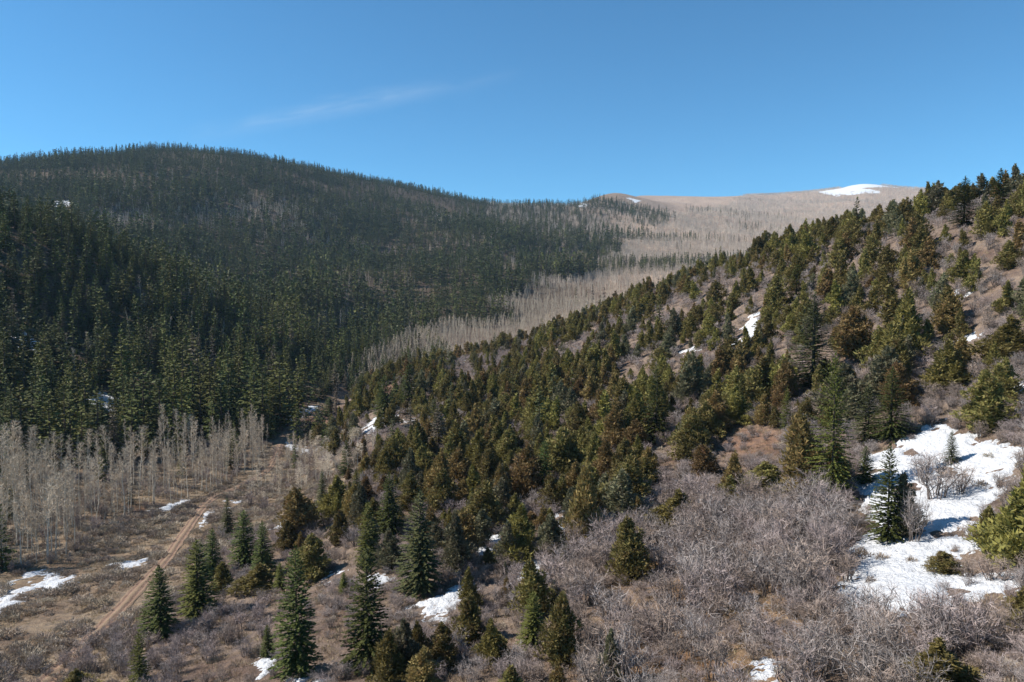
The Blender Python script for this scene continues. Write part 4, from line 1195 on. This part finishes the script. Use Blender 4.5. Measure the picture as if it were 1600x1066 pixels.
# coarse visibility: paint silhouettes front to back
BW, BH, SCL = 400, 267, 4.0
buf = np.zeros((BH, BW), bool)
items = []
for kd, A in ALL.items():
    for i in np.nonzero((A["r"] < 620) & (A["u"] > -60) & (A["u"] < 1660))[0]:
        items.append((A["r"][i], kd, i, A["u"][i], A["v"][i], A["h"][i] / A["r"][i] * FPX * 0.95, A["w"][i] / A["r"][i] * FPX))
for j, q in enumerate(plants):
    r_ = math.hypot(q["p"][0], q["p"][1]); items.append((r_, "hand", j, hand_uv[j, 0], hand_uv[j, 1], q["h"] / r_ * FPX, q["w"] / r_ * FPX))
items.sort(key=lambda t: t[0])
# distance of the land along each pixel, so that plants behind a crest count as hidden
zb = np.full((BH, BW), 1e9)
for i in range(BW):
    d0 = ray(i * SCL + 2, 533.0); thx = math.atan2(d0[0], d0[1])
    col = np.array([float(x) for x in np.interp([thx], [TH[0], TH[-1]], [0, NT - 1])]); ci = int(col[0])
    vcol = PV[ci]; best = 1e9
    run = 2000.0
    for j in range(30, NR):
        vv = vcol[j]
        if vv < run:
            a_, b_ = int(max(0, vv / SCL)), int(min(BH, run / SCL))
            if a_ < b_: zb[a_:b_, i] = np.minimum(zb[a_:b_, i], rr[j])
            run = vv
vis = {k: np.zeros(len(A["x"])) for k, A in ALL.items()}
for (r_, kd, i, u, v, hp, wp_) in items:
    a_, b_ = int((v - hp) / SCL), int(v / SCL); c0, c1 = int((u - wp_ * 0.38) / SCL), int(math.ceil((u + wp_ * 0.38) / SCL))
    a_, b_, c0, c1 = max(a_, 0), min(b_ + 1, BH), max(c0, 0), min(max(c1, c0 + 1), BW)
    if a_ >= b_ or c0 >= c1: continue
    sub = buf[a_:b_, c0:c1]
    freepx = (~sub) & (zb[a_:b_, c0:c1] > r_ * 0.9)
    if kd != "hand": vis[kd][i] = freepx.sum() / max(1, sub.size) * hp * wp_ * (0.25 + 0.75 * (freepx.sum() > 2))
    if kd == "hand" or kd in ("fir", "juniper"): sub[:] = True
NAMES = {"fir": "fir_tree", "juniper": "juniper_tree", "oak": "bare_oak_shrub", "aspen": "aspen_tree", "sage": "sagebrush"}
LIMIT = {"fir": 300, "juniper": 300, "oak": 290, "aspen": 290, "sage": 280}
n_hand = {k: sum(q["kind"] == k for q in plants) for k in NAMES}
single = {}
for kd, A in ALL.items():
    room = LIMIT[kd] - n_hand.get(kd, 0)
    inframe = (A["u"] > 4) & (A["u"] < 1596) & (A["v"] - A["h"] / A["r"] * FPX * 0.6 < 1060)
    score = np.where(inframe, vis[kd], 0)
    order = np.argsort(-score)[:room]
    single[kd] = order[score[order] > 0]

# ------------------------------------------------------------------ labels for the scattered plants
MARKS = [
    (45,545,"the blue snow gap in the dark forest"),(165,630,"the shaded snow strip in the forest"),(0,640,"the photo's left edge"),(470,652,"the red earth bank"),
    (95,320,"the white snow speck on the left hill"),(640,540,"the pale canyon aspens"),(60,912,"the broad meadow snow patch"),(205,882,"the thin meadow snow strip"),
    (320,800,"the snow wedge on the track"),(265,790,"the snow line under the aspens"),(215,800,"the snow strip at the aspen edge"),(358,790,"the snow by the track's end"),(450,815,"the faint snow streak"),(160,980,"the lower track bend"),
    (252,950,"the bushy fir by the track"),(310,920,"the broad bank fir"),(395,860,"the dark fir clump"),(465,980,"the pointed bottom fir"),(574,960,"the tall bottom fir"),
    (657,860,"the broad shaggy fir"),(690,948,"the long ragged snow patch"),(780,858,"the bright middle snow patch"),(851,735,"the slim bright fir"),(911,790,"the rusty column juniper"),
    (985,860,"the thick dark juniper"),(1045,795,"the wide cone juniper"),(838,890,"the forked snow patch"),(875,985,"the big olive juniper"),(952,1035,"the dark juniper spire"),
    (1244,936,"the white fallen branch"),(1200,1050,"the snow scrap under the thicket"),(1302,680,"the tallest green fir"),(1387,780,"the layered fir"),(1490,700,"the top of the snow field"),
    (1400,920,"the lower snow field"),(1580,800,"the big rounded juniper"),(1488,1040,"the wide bottom juniper"),(1270,530,"the largest upper fir"),(1172,515,"the narrow snow strip"),
    (1080,546,"the tiny mid-slope snow patch"),(1404,505,"the big yellow juniper"),(1518,526,"the right-hand upper snow patch"),(1506,315,"the broad crest fir"),(1562,300,"the tall crest fir"),
    (1026,635,"the dark mid-slope fir"),(935,640,"the slim rusty juniper"),(745,790,"the dark heavy juniper"),(600,655,"the snow under the valley firs"),(614,592,"the red knoll"),
    (748,679,"the small mid-slope snow scrap"),(504,765,"the small meadow-edge fir"),(491,870,"the wide round juniper"),(1142,760,"the small thicket-top juniper"),(1600,620,"the snow at the right edge"),(720,565,"the snow streak on the valley knoll"),(1510,452,"the small snow patch under the crest"),
]
MK = np.array([m_[:2] for m_ in MARKS], float)
ORD = ["nearest", "second nearest", "third nearest", "fourth nearest", "fifth nearest", "sixth nearest", "seventh nearest", "eighth nearest", "ninth nearest", "tenth nearest", "eleventh nearest", "twelfth nearest", "thirteenth nearest", "fourteenth nearest", "fifteenth nearest", "sixteenth nearest", "seventeenth nearest", "eighteenth nearest"]
NOUN = {"fir": "fir", "juniper": "juniper", "oak": "bare oak shrub", "aspen": "bare aspen", "sage": "sagebrush"}
SIZES = {"fir": (7, 14), "juniper": (4.2, 5.6), "oak": (1.6, 2.8), "aspen": (10.5, 14), "sage": (0.65, 0.95)}
GROUPS = {"fir": "firs standing on the slopes", "juniper": "junipers on the near slope", "oak": "bare oak shrubs", "aspen": "bare aspens by the creek", "sage": "sagebrush mounds"}


def make_labels(rows):
    """rows: (kind, colour word, height, u, v of the plant's middle) -> a label for each."""
    keyed = {}
    for n_, (kd, word, h, u, v) in enumerate(rows):
        dd = np.hypot(MK[:, 0] - u, (MK[:, 1] - v) * 1.2); k = int(dd.argmin())
        du, dv = u - MK[k, 0], v - MK[k, 1]
        rel = ("right of" if du > 0 else "left of") if abs(du) > abs(dv) * 1.2 else ("below" if dv > 0 else "above")
        lo, hi = SIZES[kd]
        sz = "small" if h < lo else "tall" if h > hi else "mid-sized"
        keyed.setdefault((kd, sz, word, rel, k), []).append((dd[k], n_))
    out = [None] * len(rows)
    for (kd, sz, word, rel, k), lst in keyed.items():
        lst.sort()
        for rank, (_, n_) in enumerate(lst):
            pre = "" if len(lst) == 1 else ORD[rank] + " " if rank < len(ORD) else "farther "
            out[n_] = f"{pre}{sz} {word} {NOUN[kd]} {rel} {MARKS[k][2]}"
    return out


def place_single(kind, p, sz, sxy, rot, d, label, group):
    root = bpy.data.objects.new(NAMES[kind], None); COL.objects.link(root)
    root.empty_display_size = 0.5
    root.location = p; root.rotation_euler = (0, 0, rot); root.scale = (sxy, sxy, sz)
    tag(root, label, {"fir": "fir tree", "juniper": "juniper", "oak": "oak shrub", "aspen": "aspen", "sage": "sagebrush"}[kind], group)
    link("stem" if kind in ("oak", "sage") else "trunk", d["trunk"], root)
    link({"fir": "crown", "juniper": "crown", "oak": "twigs", "aspen": "crown", "sage": "foliage"}[kind], d["crown"], root)
    return root


for q in plants:
    pr = KINDS[(q["kind"], "hi")]; d = pr[q["var"] % len(pr)]
    place_single(q["kind"], q["p"], q["sz"], q["sxy"], q["rot"], d, q["label"], GROUPS[q["kind"]])
todo, rows = [], []
for kd, order in single.items():
    A = ALL[kd]
    for i in order:
        lod = "hi" if (kd, "mid") not in KINDS or (A["r"][i] < 125 and kd != "aspen") or (kd == "aspen") else "mid"
        pr = KINDS[(kd, lod)]; d = pr[int(A["var"][i]) % min(len(pr), 6 if lod == "hi" else 99)]
        todo.append((kd, i, d)); rows.append((kd, d["word"], A["h"][i], A["u"][i], A["v"][i] - 0.5 * A["h"][i] / A["r"][i] * FPX))
for (kd, i, d), lab in zip(todo, make_labels(rows)):
    A = ALL[kd]
    place_single(kd, (A["x"][i], A["y"][i], A["z"][i] - 0.05), A["h"][i] / d["size"][0], A["w"][i] / d["size"][1], A["rot"][i], d, lab, GROUPS[kd])

# ------------------------------------------------------------------ the rest of each kind as one mass
def instancer(name, x, y, z, sxy, sz, rot, idx, protos, label):
    coll = bpy.data.collections.new(name + "_shapes")
    for k, d in enumerate(protos):
        if "joined" not in d:
            (tv, tf), (cv, cf) = d["parts"]
            V, F = join([(tv, tf), (cv, cf)])
            d["joined"] = make_mesh("plant", V, F, d["mats"], np.concatenate([np.zeros(len(tf), int), np.ones(len(cf), int)]))
        o = bpy.data.objects.new(f"{name}_{k:02d}", d["joined"]); coll.objects.link(o)
    me = bpy.data.meshes.new(name)
    me.vertices.add(len(x)); me.vertices.foreach_set("co", np.stack([x, y, z], 1).astype(np.float32).ravel())
    for nm, ty, val in (("i_idx", 'INT', idx.astype(np.int32)),):
        a_ = me.attributes.new(nm, ty, 'POINT'); a_.data.foreach_set("value", val)
    for nm, val in (("i_rot", np.stack([0 * rot, 0 * rot, rot], 1)), ("i_scl", np.stack([sxy, sxy, sz], 1))):
        a_ = me.attributes.new(nm, 'FLOAT_VECTOR', 'POINT'); a_.data.foreach_set("vector", val.astype(np.float32).ravel())
    o = link(name, me)
    ng = bpy.data.node_groups.new(name, 'GeometryNodeTree')
    ng.interface.new_socket("Geometry", in_out='INPUT', socket_type='NodeSocketGeometry')
    ng.interface.new_socket("Geometry", in_out='OUTPUT', socket_type='NodeSocketGeometry')
    N, Lk = ng.nodes, ng.links
    gi, go = N.new("NodeGroupInput"), N.new("NodeGroupOutput")
    ci = N.new("GeometryNodeCollectionInfo"); ci.inputs[0].default_value = coll
    ci.inputs["Separate Children"].default_value = True; ci.inputs["Reset Children"].default_value = True
    ip = N.new("GeometryNodeInstanceOnPoints"); ip.inputs["Pick Instance"].default_value = True

    def named(nm, ty):
        a_ = N.new("GeometryNodeInputNamedAttribute"); a_.data_type = ty; a_.inputs[0].default_value = nm
        return a_.outputs[0]
    Lk.new(gi.outputs[0], ip.inputs["Points"]); Lk.new(ci.outputs[0], ip.inputs["Instance"])
    Lk.new(named("i_idx", 'INT'), ip.inputs["Instance Index"])
    e2r = N.new("FunctionNodeEulerToRotation"); Lk.new(named("i_rot", 'FLOAT_VECTOR'), e2r.inputs[0]); Lk.new(e2r.outputs[0], ip.inputs["Rotation"])
    Lk.new(named("i_scl", 'FLOAT_VECTOR'), ip.inputs["Scale"])
    Lk.new(ip.outputs[0], go.inputs[0])
    md_ = o.modifiers.new("spread", 'NODES'); md_.node_group = ng
    return tag(o, label, kind="stuff")


MASS = {"fir": ("fir_forest", "dark spruce and fir forest covering the far slopes"), "juniper": ("juniper_woodland", "mass of junipers further up the near slope"),
        "oak": ("oak_scrub", "bare oak scrub filling the gaps between junipers"), "aspen": ("aspen_woods", "bare aspen woods in the canyon and on the mountain"),
        "sage": ("sagebrush_cover", "low sagebrush cover on meadow and slope")}
tot = {}
for kd, A in ALL.items():
    rest = np.ones(len(A["x"]), bool); rest[single[kd]] = False
    protos, start = [], {}
    for lod in ("hi", "mid", "far"):
        if (kd, lod) in KINDS: start[lod] = (len(protos), min(6, len(KINDS[(kd, lod)])) if lod == "hi" else len(KINDS[(kd, lod)])); protos += KINDS[(kd, lod)]
    rr_ = A["r"]
    if kd == "fir": lods = np.where(rr_ < 130, "hi", np.where(rr_ < 480, "mid", "far"))
    elif kd == "juniper": lods = np.where(rr_ < 110, "hi", np.where(rr_ < 300, "mid", "far"))
    elif kd == "aspen": lods = np.where(rr_ < 320, "hi", np.where(rr_ < 800, "mid", "far"))
    elif kd == "oak": lods = np.where(rr_ < 170, "hi", "far")
    else: lods = np.full(len(rr_), "hi")
    idx = np.zeros(len(rr_), int); sz = np.ones(len(rr_)); sxy = np.ones(len(rr_))
    for lod, (s0, n0) in start.items():
        k = lods == lod
        idx[k] = s0 + A["var"][k] % n0
        dd = protos[s0]["size"]
        sz[k] = A["h"][k] / dd[0]; sxy[k] = A["w"][k] / dd[1]
    k = rest
    tot[kd] = int(k.sum())
    instancer(MASS[kd][0], A["x"][k], A["y"][k], A["z"][k] - 0.05, sxy[k], sz[k], A["rot"][k], idx[k], protos, MASS[kd][1])
# dry grass on open ground
d = scatter(36, 230, -120, 1720, 0.75, 50)
gz = (d["q"] < 6.9) & (track_dist(d["x"], d["y"])[0] > 1.6) & ~in_snow(d["x"], d["y"], 26)
gz &= d["rnd"] < np.where((d["r"] < 130) | (d["u"] < 480), 0.6, 0.2) * (0.25 + 1.1 * sm(0.35, 0.6, fbm(d["x"], d["y"], 4.0, 3, 88)))
n = int(gz.sum()); tot["grass"] = n
s_ = d["g"].uniform(0.6, 1.3, n)
instancer("dry_grass", d["x"][gz], d["y"][gz], d["z"][gz], s_ * 1.3, s_, d["g"].uniform(0, 6.28, n), d["g"].integers(0, 4, n), KINDS[("grass", "hi")], "tufts of dry tan grass over the open ground")
print("PLANTS", tot, {k: len(v) for k, v in single.items()}, n_hand)

# bleached dead limbs lying in the oak thicket
def dead_limb(u, v, length, ang, lift, seed, label):
    g = np.random.default_rng(seed)
    p = at(u, v)
    n = 6; s_ = np.linspace(0, 1, n)
    pts = np.stack([math.cos(ang) * s_ * length, math.sin(ang) * s_ * length, 0.25 + lift * np.sin(s_ * 2.6)], 1) + g.normal(0, 0.07, (n, 3))
    root = bpy.data.objects.new("dead_branch", None); COL.objects.link(root); root.location = p
    tag(root, label, "dead branch", "bleached dead branches")
    V, F = tube(pts, 0.05 * (1.1 - s_), 6)
    link("limb", make_mesh("limb", V, F, ["bleached_wood"], smooth=True), root)
    for k in range(5):
        i = 1 + k % 4
        a_ = ang + g.uniform(-1.1, 1.1); l_ = length * g.uniform(0.2, 0.42)
        e = pts[i] + np.array([math.cos(a_), math.sin(a_), g.uniform(0.1, 0.9)]) * l_
        V, F = tube([pts[i], (pts[i] + e) / 2 + g.normal(0, 0.06, 3), e], [0.028, 0.02, 0.008], 5)
        link("branch", make_mesh("branch", V, F, ["bleached_wood"], smooth=True), root)


dead_limb(1240, 940, 1.7, 0.3, 0.8, 1, "bleached white fallen branch at the edge of the oak thicket")
dead_limb(1268, 902, 2.8, 0.45, 1.5, 2, "long arched white branch reaching from the oak thicket towards the snow")

# ------------------------------------------------------------------ the air
m = Nodes("clear_air")
pv = m.n.new("ShaderNodeVolumePrincipled")
pv.inputs["Color"].default_value = (0.50, 0.74, 1.0, 1)
pv.inputs["Density"].default_value = 0.00005
pv.inputs["Anisotropy"].default_value = 0.0
m.l.new(pv.outputs[0], m.out.inputs["Volume"])
zlo, zhi = float(ZT.min()) - 1.5, float(ZT.max()) + 40.0
bx0, bx1, by0, by1 = float(XG.min()) - 20, float(XG.max()) + 20, -60.0, float(YG.max()) + 20
hv = [(x, y, z) for x in (bx0, bx1) for y in (by0, by1) for z in (zlo, zhi)]
hf_ = [(0, 1, 3, 2), (4, 6, 7, 5), (0, 4, 5, 1), (2, 3, 7, 6), (0, 2, 6, 4), (1, 5, 7, 3)]
tag(link("haze", make_mesh("haze", hv, hf_, ["clear_air"])), "thin blue haze filling the valley air", kind="stuff")
